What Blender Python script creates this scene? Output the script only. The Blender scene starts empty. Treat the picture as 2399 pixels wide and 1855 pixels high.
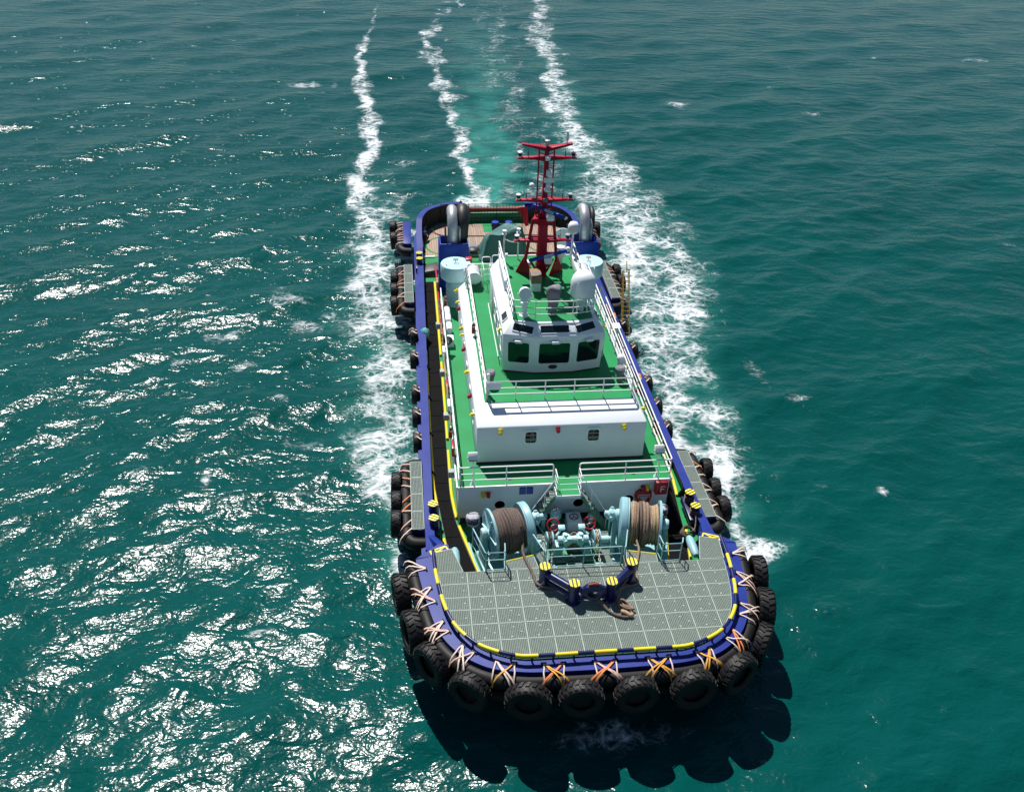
import bpy, bmesh, math, random
import numpy as np
from mathutils import Vector, Matrix
R_ = math.radians
random.seed(7)
scn = bpy.context.scene
COL = scn.collection

# ------------------------------------------------------------------ camera
WL = 1.3                                   # height of the sea surface
cam_d = bpy.data.cameras.new('camera')
cam = bpy.data.objects.new('camera', cam_d)
COL.objects.link(cam)
yaw, pitch, roll = R_(7.4813), R_(33.4729), R_(2.2413)
F = Vector((math.sin(yaw)*math.cos(pitch), math.cos(yaw)*math.cos(pitch), -math.sin(pitch)))
R0 = Vector((math.cos(yaw), -math.sin(yaw), 0.0))
U0 = R0.cross(F)
RR = R0*math.cos(roll)+U0*math.sin(roll)
UU = U0*math.cos(roll)-R0*math.sin(roll)
cam.matrix_world = Matrix(((RR.x, UU.x, -F.x, -6.924), (RR.y, UU.y, -F.y, -23.186), (RR.z, UU.z, -F.z, 31.716), (0, 0, 0, 1)))
cam_d.sensor_fit = 'HORIZONTAL'
cam_d.sensor_width = 36.0
cam_d.lens = 36.0*2200/2399
cam_d.clip_end = 12000
scn.camera = cam

# ------------------------------------------------------------------ sky, sun, exposure
SUN_EL, SUN_AZ = 58.5, 19.0                # azimuth from the stern direction towards the left side
world = bpy.data.worlds.new('World')
scn.world = world
world.use_nodes = True
wn = world.node_tree.nodes
sky = wn.new('ShaderNodeTexSky')
sky.sky_type = 'NISHITA'
sky.sun_disc = False
sky.sun_elevation = R_(SUN_EL)
sky.sun_rotation = R_(360-SUN_AZ)
sky.air_density = 1.0
sky.dust_density = 0.0
sky.ozone_density = 1.8
world.node_tree.links.new(sky.outputs[0], wn['Background'].inputs['Color'])
wn['Background'].inputs['Strength'].default_value = 0.052
sun_d = bpy.data.lights.new('sun', 'SUN')
sun_d.energy = 4.9
sun_d.angle = R_(0.53)
sun_d.color = (1.0, 0.965, 0.91)
sun = bpy.data.objects.new('sun', sun_d)
COL.objects.link(sun)
sdir = Vector((-math.sin(R_(SUN_AZ))*math.cos(R_(SUN_EL)), math.cos(R_(SUN_AZ))*math.cos(R_(SUN_EL)), math.sin(R_(SUN_EL))))
sun.rotation_euler = sdir.to_track_quat('Z', 'Y').to_euler()
sun.location = (-30, 80, 90)
scn.view_settings.view_transform = 'Standard'
scn.view_settings.look = 'None'
scn.view_settings.exposure = 0.45
scn.view_settings.gamma = 1.0
scn.view_settings.use_curve_mapping = False
scn.cycles.use_denoising = True
scn.cycles.denoiser = 'OPENIMAGEDENOISE'
scn.cycles.denoising_input_passes = 'RGB_ALBEDO_NORMAL'
scn.cycles.denoising_prefilter = 'ACCURATE'
scn.cycles.max_bounces = 5
scn.cycles.sample_clamp_indirect = 1.5
scn.cycles.caustics_reflective = False
scn.cycles.caustics_refractive = False

# ------------------------------------------------------------------ materials
MATS = {}
def nd(t, kind, **kw):
    n = t.nodes.new(kind)
    for k, v in kw.items():
        if k in n.inputs.keys():
            n.inputs[k].default_value = v
        else:
            setattr(n, k, v)
    return n
def c4(c): return (c[0], c[1], c[2], 1.0)
def lk(t, a, b): t.links.new(a, b)
def mat(name, col, rough=0.5, col2=None, scale=3.0, amt=0.35, bump=0.0, bscale=30.0, metal=0.0, spec=0.5, stretch=(1, 1, 1), dirt=None, dscale=0.7, dthr=0.62, coat=0.0):
    """painted / worn surface: base colour, a second tone in soft patches, optional dirt stains, fine bump"""
    m = bpy.data.materials.new(name); m.use_nodes = True
    t = m.node_tree; b = t.nodes['Principled BSDF']
    b.inputs['Roughness'].default_value = rough
    b.inputs['Metallic'].default_value = metal
    b.inputs['Specular IOR Level'].default_value = spec
    b.inputs['Coat Weight'].default_value = coat
    if col2 is None: col2 = tuple(v*0.78 for v in col)
    geo = nd(t, 'ShaderNodeNewGeometry')
    mp = nd(t, 'ShaderNodeMapping'); mp.inputs['Scale'].default_value = stretch
    lk(t, geo.outputs['Position'], mp.inputs['Vector'])
    n1 = nd(t, 'ShaderNodeTexNoise', Scale=scale, Detail=6.0, Roughness=0.62)
    lk(t, mp.outputs[0], n1.inputs['Vector'])
    r1 = nd(t, 'ShaderNodeMapRange'); r1.inputs[1].default_value = 0.35; r1.inputs[2].default_value = 0.68; r1.inputs[4].default_value = amt
    lk(t, n1.outputs['Fac'], r1.inputs[0])
    mx = nd(t, 'ShaderNodeMix', data_type='RGBA'); mx.inputs[6].default_value = c4(col); mx.inputs[7].default_value = c4(col2)
    lk(t, r1.outputs[0], mx.inputs[0])
    out = mx.outputs[2]
    if dirt is not None:
        n2 = nd(t, 'ShaderNodeTexNoise', Scale=dscale, Detail=9.0, Roughness=0.72)
        lk(t, mp.outputs[0], n2.inputs['Vector'])
        r2 = nd(t, 'ShaderNodeMapRange'); r2.inputs[1].default_value = dthr; r2.inputs[2].default_value = dthr+0.14; r2.inputs[4].default_value = 0.75
        lk(t, n2.outputs['Fac'], r2.inputs[0])
        m2 = nd(t, 'ShaderNodeMix', data_type='RGBA'); m2.inputs[7].default_value = c4(dirt)
        lk(t, r2.outputs[0], m2.inputs[0]); lk(t, out, m2.inputs[6])
        out = m2.outputs[2]
    lk(t, out, b.inputs['Base Color'])
    rr = nd(t, 'ShaderNodeMapRange'); rr.inputs[3].default_value = max(0.03, rough-0.1); rr.inputs[4].default_value = min(1, rough+0.12)
    lk(t, n1.outputs['Fac'], rr.inputs[0]); lk(t, rr.outputs[0], b.inputs['Roughness'])
    if bump > 0:
        n3 = nd(t, 'ShaderNodeTexNoise', Scale=bscale, Detail=4.0)
        lk(t, mp.outputs[0], n3.inputs['Vector'])
        bp = nd(t, 'ShaderNodeBump', Strength=bump, Distance=0.02)
        lk(t, n3.outputs['Fac'], bp.inputs['Height']); lk(t, bp.outputs[0], b.inputs['Normal'])
    MATS[name] = m
    return m
mat('white', (.78, .815, .85), .42, (.72, .76, .80), 1.2, .5, dirt=(.50, .44, .36), dscale=1.1, dthr=.70, stretch=(1, 1, .35))
mat('white_metal', (.84, .85, .86), .4, (.74, .75, .76), 6, .5)
mat('green', (.001, .19, .045), .5, (.003, .235, .075), .5, 1.0, spec=.25, dirt=(.02, .13, .05), dscale=1.1, dthr=.60, bump=.08, bscale=60)
mat('green_dull', (.03, .20, .09), .55, (.06, .22, .12), 1.5, .8, dirt=(.13, .13, .09), dscale=1.2, dthr=.56)
mat('green_grating', (.11, .31, .18), .7, (.05, .24, .10), 1.0, .9, dirt=(.25, .23, .20), dscale=1.4, dthr=.58)
mat('blue', (.008, .022, .185), .45, (.012, .032, .23), 1.1, .7, dirt=(.03, .04, .14), dscale=2.2, dthr=.66, bump=.05, bscale=12, spec=.25)
mat('blue_bright', (.004, .035, .32), .42, (.008, .045, .27), 1.6, .5, spec=.3)
mat('navy', (.006, .009, .07), .32, (.008, .014, .09), 2.0, .6, spec=.4)
mat('black', (.012, .012, .013), .5, (.022, .02, .02), 3, .7)
mat('mat_rubber', (.006, .006, .007), .9, (.010, .010, .011), 2.5, .8, spec=.08, bump=.5, bscale=90)
mat('tyre', (.009, .0085, .009), .55, (.017, .016, .016), 2.2, .8, spec=.3, bump=.3, bscale=35, dirt=(.028, .025, .024), dscale=1.7, dthr=.62)
mat('fender', (.008, .0078, .008), .55, (.014, .013, .013), 1.4, .8, spec=.25, bump=.25, bscale=18, dirt=(.022, .02, .018), dscale=1.3, dthr=.6)
mat('yellow', (.72, .60, .012), .42, (.62, .47, .02), 3, .5, dirt=(.30, .24, .06), dscale=3, dthr=.66)
mat('red', (.40, .006, .022), .38, (.30, .008, .02), 2, .6)
mat('mast_red', (.40, .003, .028), .4, (.30, .004, .02), 2, .6, spec=.3)
mat('red_brown', (.28, .03, .02), .6, (.18, .045, .03), 1.6, .9)
mat('teal', (.26, .47, .52), .42, (.20, .39, .44), 2, .6, dirt=(.16, .24, .26), dscale=2.4, dthr=.64)
mat('teal_pale', (.42, .64, .67), .40, (.36, .58, .62), 1.5, .5)
mat('galv', (.33, .39, .35), .6, (.25, .31, .27), 8, .6, spec=.3)
mat('galv_dark', (.19, .195, .19), .55, (.12, .125, .12), 8, .6, metal=.2)
mat('steel', (.55, .55, .57), .38, (.36, .36, .39), 7, .9, metal=.5, bump=.2, bscale=14)
mat('grey_cover', (.16, .16, .19), .8, (.22, .21, .22), 3, .8, bump=.5, bscale=9)
mat('grey_pale', (.40, .40, .44), .75, (.32, .31, .34), 3, .7, bump=.4, bscale=12)
mat('rope_dark', (.15, .108, .09), .85, (.075, .055, .048), 14, .9, bump=.9, bscale=55)
mat('rope_tan', (.30, .21, .145), .85, (.16, .105, .075), 10, .9, bump=.9, bscale=55)
mat('rope_pale', (.42, .31, .19), .85, (.26, .18, .11), 10, .8, bump=.9, bscale=55)
mat('strap_cream', (.68, .54, .45), .75, (.54, .42, .35), 6, .7, bump=.3, bscale=60)
mat('strap_pink', (.62, .40, .32), .75, (.50, .31, .25), 6, .7, bump=.3, bscale=60)
mat('strap_orange', (.68, .22, .06), .75, (.55, .16, .05), 6, .7, bump=.3, bscale=60)
mat('strap_amber', (.66, .33, .04), .75, (.52, .24, .03), 6, .7, bump=.3, bscale=60)
mat('cardboard', (.30, .185, .10), .8, (.23, .14, .08), 4, .6)
mat('tarp', (.055, .155, .145), .55, (.035, .11, .105), 2, .8, bump=.6, bscale=6)
mat('gangway_yellow', (.42, .27, .02), .55, (.22, .13, .03), 9, .9)
mat('cyan_cloth', (.10, .40, .42), .7, (.03, .16, .17), 12, .9, bump=.6, bscale=25)
mat('flag_red', (.60, .008, .03), .6, (.48, .01, .03), 3, .5)
mat('sign_blue', (.02, .06, .34), .4, (.03, .09, .38), 6, .5)
mat('lamp_glass', (.36, .38, .40), .18, (.22, .24, .26), 25, .8)
mat('brass', (.42, .28, .08), .4, None, 5, .5, metal=.4)
def glass_mat(name, col, rough):
    m = bpy.data.materials.new(name); m.use_nodes = True
    b = m.node_tree.nodes['Principled BSDF']
    b.inputs['Base Color'].default_value = c4(col); b.inputs['Roughness'].default_value = rough
    b.inputs['IOR'].default_value = 1.5; b.inputs['Specular IOR Level'].default_value = .55
    b.inputs['Transmission Weight'].default_value = .85
    MATS[name] = m
glass_mat('glass', (.16, .33, .30), .02)
def dark_glass(name, col):
    m = bpy.data.materials.new(name); m.use_nodes = True
    t = m.node_tree; b = t.nodes['Principled BSDF']
    geo = nd(t, 'ShaderNodeNewGeometry'); n = nd(t, 'ShaderNodeTexNoise', Scale=1.3, Detail=3.0); lk(t, geo.outputs['Position'], n.inputs['Vector'])
    mx = nd(t, 'ShaderNodeMix', data_type='RGBA'); mx.inputs[6].default_value = c4(col); mx.inputs[7].default_value = c4(tuple(v*2.2 for v in col))
    lk(t, n.outputs['Fac'], mx.inputs[0]); lk(t, mx.outputs[2], b.inputs['Base Color'])
    b.inputs['Roughness'].default_value = .05; b.inputs['IOR'].default_value = 1.5
    MATS[name] = m
dark_glass('dark_glass', (.003, .007, .009))
def stripes(name, ca, cb, period, duty, ang=0.0):
    m = bpy.data.materials.new(name); m.use_nodes = True
    t = m.node_tree; b = t.nodes['Principled BSDF']; b.inputs['Roughness'].default_value = .45
    tc = nd(t, 'ShaderNodeTexCoord'); mp = nd(t, 'ShaderNodeMapping'); mp.inputs['Rotation'].default_value = (0, 0, ang)
    lk(t, tc.outputs['Object'], mp.inputs['Vector'])
    sx = nd(t, 'ShaderNodeSeparateXYZ'); lk(t, mp.outputs[0], sx.inputs[0])
    a = nd(t, 'ShaderNodeMath', operation='ADD'); a.inputs[1].default_value = 50*period+period*(1-duty)/2+period*0.0
    lk(t, sx.outputs['X'], a.inputs[0])
    md = nd(t, 'ShaderNodeMath', operation='MODULO'); md.inputs[1].default_value = period; lk(t, a.outputs[0], md.inputs[0])
    lt = nd(t, 'ShaderNodeMath', operation='LESS_THAN'); lt.inputs[1].default_value = period*(1-duty); lk(t, md.outputs[0], lt.inputs[0])
    mx = nd(t, 'ShaderNodeMix', data_type='RGBA'); mx.inputs[6].default_value = c4(cb); mx.inputs[7].default_value = c4(ca)
    lk(t, lt.outputs[0], mx.inputs[0]); lk(t, mx.outputs[2], b.inputs['Base Color'])
    MATS[name] = m
stripes('hazard', (.74, .64, .015), (.03, .028, .035), .155, .42)
# teak planking of the after deck: plank joints too fine to build
def teak():
    m = bpy.data.materials.new('teak'); m.use_nodes = True
    t = m.node_tree; b = t.nodes['Principled BSDF']; b.inputs['Roughness'].default_value = .7
    geo = nd(t, 'ShaderNodeNewGeometry'); br = nd(t, 'ShaderNodeTexBrick')
    mp = nd(t, 'ShaderNodeMapping'); mp.inputs['Rotation'].default_value = (0, 0, R_(90)); lk(t, geo.outputs['Position'], mp.inputs['Vector'])
    lk(t, mp.outputs[0], br.inputs['Vector'])
    br.inputs['Color1'].default_value = (.40, .27, .20, 1); br.inputs['Color2'].default_value = (.31, .21, .155, 1); br.inputs['Mortar'].default_value = (.07, .06, .05, 1)
    br.inputs['Scale'].default_value = 1; br.inputs['Brick Width'].default_value = 3.2; br.inputs['Row Height'].default_value = .17; br.inputs['Mortar Size'].default_value = .012
    n = nd(t, 'ShaderNodeTexNoise', Scale=.9, Detail=6.0); lk(t, geo.outputs['Position'], n.inputs['Vector'])
    mx = nd(t, 'ShaderNodeMix', data_type='RGBA'); mx.blend_type = 'MULTIPLY'; mx.inputs[0].default_value = .6
    lk(t, br.outputs['Color'], mx.inputs[6]); lk(t, n.outputs['Color'], mx.inputs[7])
    m2 = nd(t, 'ShaderNodeMix', data_type='RGBA'); m2.inputs[0].default_value = .55; lk(t, mx.outputs[2], m2.inputs[6]); lk(t, br.outputs['Color'], m2.inputs[7])
    lk(t, m2.outputs[2], b.inputs['Base Color'])
    MATS['teak'] = m
teak()
# rubber walkway mat: ribbed
def ribbed():
    m = MATS['mat_rubber']; t = m.node_tree; b = t.nodes['Principled BSDF']
    geo = nd(t, 'ShaderNodeNewGeometry'); w = nd(t, 'ShaderNodeTexWave', Scale=11.0, Distortion=.3); lk(t, geo.outputs['Position'], w.inputs['Vector'])
    bp = nd(t, 'ShaderNodeBump', Strength=.6, Distance=.01); lk(t, w.outputs['Fac'], bp.inputs['Height']); lk(t, bp.outputs[0], b.inputs['Normal'])
ribbed()

# ------------------------------------------------------------------ mesh builder
class MB:
    def __init__(s): s.v = []; s.f = []
    def add(s, vs, fs):
        o = len(s.v); s.v += [tuple(p) for p in vs]; s.f += [tuple(i+o for i in f) for f in fs]; return s
    def box(s, a, b):
        x0, y0, z0 = a; x1, y1, z1 = b
        return s.add([(x0,y0,z0),(x1,y0,z0),(x1,y1,z0),(x0,y1,z0),(x0,y0,z1),(x1,y0,z1),(x1,y1,z1),(x0,y1,z1)],
                     [(0,3,2,1),(4,5,6,7),(0,1,5,4),(1,2,6,5),(2,3,7,6),(3,0,4,7)])
    def cbox(s, c, d, rz=0.0, rx=0.0):
        M = Matrix.Translation(c) @ Matrix.Rotation(rz, 4, 'Z') @ Matrix.Rotation(rx, 4, 'X')
        m = MB().box((-d[0]/2, -d[1]/2, -d[2]/2), (d[0]/2, d[1]/2, d[2]/2))
        return s.add([M @ Vector(p) for p in m.v], m.f)
    def prism(s, poly, z0, z1):
        n = len(poly); a = sum(poly[i][0]*poly[(i+1) % n][1]-poly[(i+1) % n][0]*poly[i][1] for i in range(n))
        if a < 0: poly = poly[::-1]
        vs = [(p[0], p[1], z0) for p in poly]+[(p[0], p[1], z1) for p in poly]
        return s.add(vs, [tuple(range(n))[::-1], tuple(range(n, 2*n))]+[(i, (i+1) % n, n+(i+1) % n, n+i) for i in range(n)])
    def loft(s, rings, closed=True, caps=True):
        n = len(rings[0]); o = []
        for r in rings: o += list(r)
        fs = []
        for k in range(len(rings)-1):
            for i in range(n if closed else n-1):
                j = (i+1) % n
                fs.append((k*n+i, k*n+j, (k+1)*n+j, (k+1)*n+i))
        if caps and closed: fs += [tuple(range(n))[::-1], tuple(range((len(rings)-1)*n, len(rings)*n))]
        return s.add(o, fs)
    def tube(s, path, r, n=8, caps=True, closed=False, flat=None):
        P = [Vector(p) for p in path]; m = len(P)
        rs = r if isinstance(r, (list, tuple)) else [r]*m
        T = []
        for i in range(m):
            a = P[(i-1) % m] if (closed or i > 0) else P[i]; b = P[(i+1) % m] if (closed or i < m-1) else P[i]
            T.append((b-a).normalized())
        up = Vector((0, 0, 1)) if abs(T[0].z) < .9 else Vector((1, 0, 0))
        u = T[0].cross(up).normalized(); rings = []
        for i in range(m):
            u = (u-T[i]*u.dot(T[i])); u = u.normalized() if u.length > 1e-6 else T[i].orthogonal().normalized()
            w = T[i].cross(u)
            rings.append([P[i]+(u*math.cos(2*math.pi*k/n)*(flat[0] if flat else 1)+w*math.sin(2*math.pi*k/n)*(flat[1] if flat else 1))*rs[i] for k in range(n)])
        if closed: rings.append(rings[0])
        return s.loft(rings, True, caps and not closed)
    def cyl(s, a, b, r, r2=None, n=16):
        return s.tube([a, b], [r, r if r2 is None else r2], n)
    def lathe(s, prof, c=(0, 0, 0), axis='Z', n=24, closed=False):
        rings = []
        for k in range(n):
            a = 2*math.pi*k/n; ring = []
            for rr, h in prof:
                x, y = rr*math.cos(a), rr*math.sin(a)
                p = (x, y, h) if axis == 'Z' else ((h, x, y) if axis == 'X' else (y, h, x))
                ring.append((p[0]+c[0], p[1]+c[1], p[2]+c[2]))
            rings.append(ring)
        m = len(prof); vs = [p for r in rings for p in r]; fs = []
        for k in range(n):
            k2 = (k+1) % n
            for i in range(m if closed else m-1):
                j = (i+1) % m
                fs.append((k*m+i, k2*m+i, k2*m+j, k*m+j))
        s.add(vs, fs)
        if not closed:
            o = len(s.v)-n*m
            for idx in (0, m-1):
                if prof[idx][0] > 1e-5:
                    f = [o+k*m+idx for k in range(n)]
                    s.f.append(tuple(f[::-1] if idx == 0 else f))
        return s
    def ribbon(s, path, w, side, th=.012):
        """flat strap along a path, 'side' = direction of its width"""
        rings = []
        P = [Vector(p) for p in path]
        for i, p in enumerate(P):
            t = (P[min(i+1, len(P)-1)]-P[max(i-1, 0)]).normalized()
            sd = Vector(side); sd = (sd-t*sd.dot(t)).normalized(); nn = t.cross(sd)
            rings.append([p-sd*w/2-nn*th/2, p+sd*w/2-nn*th/2, p+sd*w/2+nn*th/2, p-sd*w/2+nn*th/2])
        return s.loft(rings)
    def sphere(s, c, r, n=14, m=8, sz=1.0):
        prof = [(max(1e-6, r*math.sin(math.pi*i/m)), -r*sz*math.cos(math.pi*i/m)) for i in range(m+1)]
        return s.lathe(prof, c, 'Z', n)
    def rot(s, M):
        s.v = [tuple(M @ Vector(p)) for p in s.v]; return s
    def mesh(s, name, mt, smooth=35, bevel=0.0, center=True):
        vs = np.array(s.v, dtype=float)
        c = (vs.min(0)+vs.max(0))/2 if center else np.zeros(3)
        me = bpy.data.meshes.new(name)
        me.from_pydata((vs-c).tolist(), [], s.f)
        bm = bmesh.new(); bm.from_mesh(me)
        bmesh.ops.remove_doubles(bm, verts=bm.verts, dist=1e-5)
        bmesh.ops.recalc_face_normals(bm, faces=bm.faces)
        if bevel > 0:
            es = [e for e in bm.edges if len(e.link_faces) == 2 and e.calc_face_angle(0) > R_(30)]
            bmesh.ops.bevel(bm, geom=es, offset=bevel, segments=2, affect='EDGES', profile=.5, clamp_overlap=True)
        bm.to_mesh(me); bm.free()
        if smooth:
            me.shade_smooth(); me.set_sharp_from_angle(angle=R_(smooth))
        me.materials.append(MATS[mt])
        return me, Vector(c)
WM = {}
def place(o, parent, M):
    o.matrix_basis = M
    WM[o] = M
    if parent is not None:
        o.parent = parent; o.matrix_parent_inverse = WM[parent].inverted()
def obj(name, mb, mt, parent=None, smooth=35, bevel=0.0):
    me, c = mb.mesh(name, mt, smooth, bevel)
    o = bpy.data.objects.new(name, me); COL.objects.link(o)
    place(o, parent, Matrix.Translation(c))
    return o
def inst(name, me, M, parent=None):
    o = bpy.data.objects.new(name, me); COL.objects.link(o); place(o, parent, M); return o
def empty(name, loc, label=None, cat=None, group=None, rz=0.0):
    o = bpy.data.objects.new(name, None); COL.objects.link(o); o.empty_display_size = .3
    place(o, None, Matrix.Translation(loc) @ Matrix.Rotation(rz, 4, 'Z'))
    if label: tag(o, label, cat, group)
    return o
def tag(o, label, cat, group=None):
    o['label'] = label; o['category'] = cat
    if group: o['group'] = group
    return o
def lerp(a, b, t): return a+(b-a)*t
def curve(pts, n=8):
    """Catmull-Rom through 2-D or 3-D points"""
    P = [Vector(p) if len(p) == 3 else Vector((p[0], p[1], 0)) for p in pts]; out = []
    for i in range(len(P)-1):
        p0, p1, p2, p3 = P[max(i-1, 0)], P[i], P[i+1], P[min(i+2, len(P)-1)]
        for k in range(n):
            t = k/n
            out.append(.5*((2*p1)+(p2-p0)*t+(2*p0-5*p1+4*p2-p3)*t*t+(3*p1-p0-3*p2+p3)*t**3))
    out.append(P[-1]); return out
def mirror(half):
    """half curve from the left (x<0) to the centre line -> full curve left to right"""
    return list(half)+[(-p[0],)+tuple(p[1:]) for p in half[::-1] if abs(p[0]) > 1e-6]
class Path:
    """arc-length parametrised plan curve, with outward normal"""
    def __init__(s, pts):
        s.p = [Vector((p[0], p[1])) for p in pts]; s.l = [0.0]
        for a, b in zip(s.p, s.p[1:]): s.l.append(s.l[-1]+(b-a).length)
        s.L = s.l[-1]
    def at(s, d):
        d = max(0, min(s.L, d)); i = 0
        while i < len(s.l)-2 and s.l[i+1] < d: i += 1
        t = (d-s.l[i])/max(1e-9, s.l[i+1]-s.l[i]); p = s.p[i].lerp(s.p[i+1], t)
        a, b = s.p[max(i-1, 0)], s.p[min(i+2, len(s.p)-1)]
        tg = (b-a).normalized(); return p, tg, Vector((tg.y, -tg.x))
# ------------------------------------------------------------------ the sea
def build_sea():
    rng = np.random.default_rng(11)
    def axis(lo, hi, fine, c0, c1, far, g):
        a = list(np.arange(c0, c1+1e-6, fine)); st = fine; x = a[-1]
        while x < hi: st = min(st*g, far); x += st; a.append(x)
        st = fine; x = a[0]; pre = []
        while x > lo: st = min(st*g, far); x -= st; pre.append(x)
        return np.array(pre[::-1]+a)
    xs = axis(-3500, 3500, .25, -26, 24, 400, 1.022)
    ys = axis(-2500, 4500, .25, -8, 44, 400, 1.016)
    X, Y = np.meshgrid(xs, ys); print('sea', X.shape)
    dx = np.gradient(xs); dy = np.gradient(ys)
    DX, DY = np.meshgrid(dx, dy); ST = np.maximum(DX, DY)
    Z = np.zeros_like(X); OX = np.zeros_like(X); OY = np.zeros_like(X)
    n = 110
    lam = np.exp(rng.uniform(math.log(.8), math.log(15), n))
    th0 = R_(-62)
    for i in range(n):
        L = lam[i]; k = 2*math.pi/L
        th = th0+rng.normal(0, .75 if L < 4 else .55)
        amp = .0042*L**.74*(.7 if L < 2 else (1.0 if L < 3 else 1.2))*(1 if L < 8 else .6)*rng.uniform(.6, 1.35)
        ph = rng.uniform(0, 6.283)
        w = np.clip(L/ST/3.0-.6, 0, 1)
        a = k*(math.cos(th)*X+math.sin(th)*Y)+ph
        Z += amp*w*np.sin(a); c = 1.35*amp*w*np.cos(a)
        OX += c*math.cos(th); OY += c*math.sin(th)
    # slow patchiness of the wind ripples
    # ---- foam and aerated water of the wake (densities 0..1)
    foam = np.zeros_like(X); aer = np.zeros_like(X)
    def noise2(sc, seed):
        r = np.random.default_rng(seed); o = np.zeros_like(X)
        for j in range(14):
            t = r.uniform(0, 6.283); kk = 2*math.pi/(sc*r.uniform(.6, 1.7))
            o += np.sin(kk*(math.cos(t)*X+math.sin(t)*Y)+r.uniform(0, 6.283))
        return o/3.7
    wig1, wig2, pat = noise2(3.2, 1), noise2(7.5, 2), noise2(4.2, 3)
    def strip(pts, dest, wig=.5):
        """pts: x, y, half width, density along the boat's axis"""
        P = np.array(pts, float); P = P[np.argsort(P[:, 1])]
        cx = np.interp(Y, P[:, 1], P[:, 0]); hw = np.interp(Y, P[:, 1], P[:, 2]); de = np.interp(Y, P[:, 1], P[:, 3], left=0, right=0)
        d = np.abs(X-cx+wig*wig1*np.clip(hw, .2, 1.5)+wig*.8*wig2)/np.maximum(hw, .05)
        v = de*np.clip(1.25-d, 0, 1)
        np.maximum(dest, v, out=dest)
    # left: from the forward fender back, then the trailing line
    strip([(-7.4, 7.4, .5, 0), (-7.5, 8.0, .75, 1.0), (-7.4, 9.3, .8, .75), (-7.6, 11.5, .8, .55), (-8.0, 14, 2.0, .95), (-8.3, 17.5, 2.6, .85), (-8.2, 21, 2.5, .66), (-8.2, 26, 2.6, .70), (-8.6, 31, 2.9, .76), (-8.9, 36, 3.3, .80), (-9.1, 41, 3.2, .80), (-9.2, 46, 2.7, .85), (-9.6, 50, 1.6, .95), (-10.2, 54, 1.4, 1.0), (-10.9, 58, 1.2, 1.0), (-9.6, 66.4, 1.0, 1.0), (-10.1, 77, 1.15, 1.0), (-11, 87, .9, .95), (-12, 105, .7, .85), (-10.4, 116, .5, .7), (-10.2, 127, .35, .5), (-9.6, 140, .3, 0)], foam, .3)
    strip([(-7.6, 38, 1.5, .0), (-7.6, 44, 2.2, .55), (-8, 52, 2.6, .45), (-8.4, 60, 2.0, .35), (-8.6, 70, 1.5, 0)], foam, .8)
    # right: broad sheet of foam
    strip([(8.2, 6.9, .6, 0), (8.5, 7.6, 1.0, 1.0), (9.0, 8.8, 1.1, .85), (8.6, 11, .9, .55), (9.0, 13, 1.9, .8), (9.2, 16, 2.6, .9), (8.8, 19, 2.5, .82), (8.8, 22.5, 2.7, .74), (9.6, 27, 3.6, .76), (10.6, 31, 4.6, .82), (11.2, 36, 5.0, .86), (11.4, 41, 5.2, .82), (11.4, 47, 5.4, .80), (11.4, 53, 5.0, .80), (12.2, 60, 3.6, .74), (11.0, 66, 3.0, .72), (10.4, 74, 2.2, .82), (11.2, 86, 2.1, .84), (12.8, 98, 2.0, .8), (12.8, 114, 2.2, .72), (15.6, 132, 2.4, .66), (18, 160, 3, .4)], foam, .45)
    # centre wash from the propellers
    strip([(-.1, 44.5, 2.2, 1.0), (-.1, 50, 1.7, 1.0), (-.7, 57, 1.35, 1.0), (-1.1, 65, 1.1, .95), (-.9, 77, 1.1, .82), (-1.7, 88, 1.1, .8), (-2.6, 101, 1.3, .72), (-2.6, 113, 1.4, .7), (-1.0, 123, 1.2, .66), (2.2, 134, 1.6, .6), (5, 160, 2, .3)], foam, .55)
    strip([(4, 46, 3.4, .45), (4.5, 55, 3.8, .42), (4.8, 66, 4.0, .40), (5.2, 78, 4.0, .36), (5.6, 90, 4.2, .38), (6, 105, 4.4, .36), (7, 120, 5, .36), (9, 140, 6, .25)], foam, .8)
    foam *= np.clip(1+.30*pat, .45, 1.3)
    # scattered whitecaps: x, y, half length, half width, density
    caps = [(23.97, 80.7, 2.6, 1.4, .85), (-17.1, 87.5, 2.2, 2.0, .8), (-14.3, 23.1, .75, .42, 1.0), (-17.3, 15.6, .55, 1.6, .85), (-18.7, 30.5, 1.8, 1.2, .62), (-14.7, 34.9, 1.9, 1.6, .72), (-13.0, 31.5, 1.5, 1.3, .72), (-11.9, 33.0, 1.0, .9, .7),
            (38.3, 87.1, 1.5, .5, .8), (36.8, 76.8, 2.4, .5, .7), (71.2, 101.2, 3.2, 1.2, .85), (-20.8, 27.4, .6, .6, .8), (-16.8, 26.9, 1.0, .9, .6), (14.2, 13.0, 1.0, .5, .5), (-13.4, 5.2, 1.1, .7, .45), (-20.7, 16.5, 1.1, .8, .5), (43.7, 96.9, 1.5, .6, .6), (14.6, 24.5, .7, 2.2, .55), (16.2, 21.0, 1.4, .8, .45), (-12.4, 14.0, 1.6, .7, .5), (-12.8, 18.5, 1.4, .8, .5), (11.3, 4.2, 1.3, 1.0, .33), (-6.0, 62, 1.3, .7, .75), (-4.6, 70, 1.2, .5, .6)]
    for j in range(46):
        caps.append((rng.uniform(-75, 90), rng.uniform(20, 150), rng.uniform(.4, 1.3), rng.uniform(.15, .4), rng.uniform(.4, .7)))
    for cx, cy, a, b, de in caps:
        d = np.sqrt(((X-cx)/(a*.85))**2+((Y-cy)/(b*.7))**2)*(1+.35*wig1)
        np.maximum(foam, .8*de*np.clip(1.5-d, 0, 1), out=foam)
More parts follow.
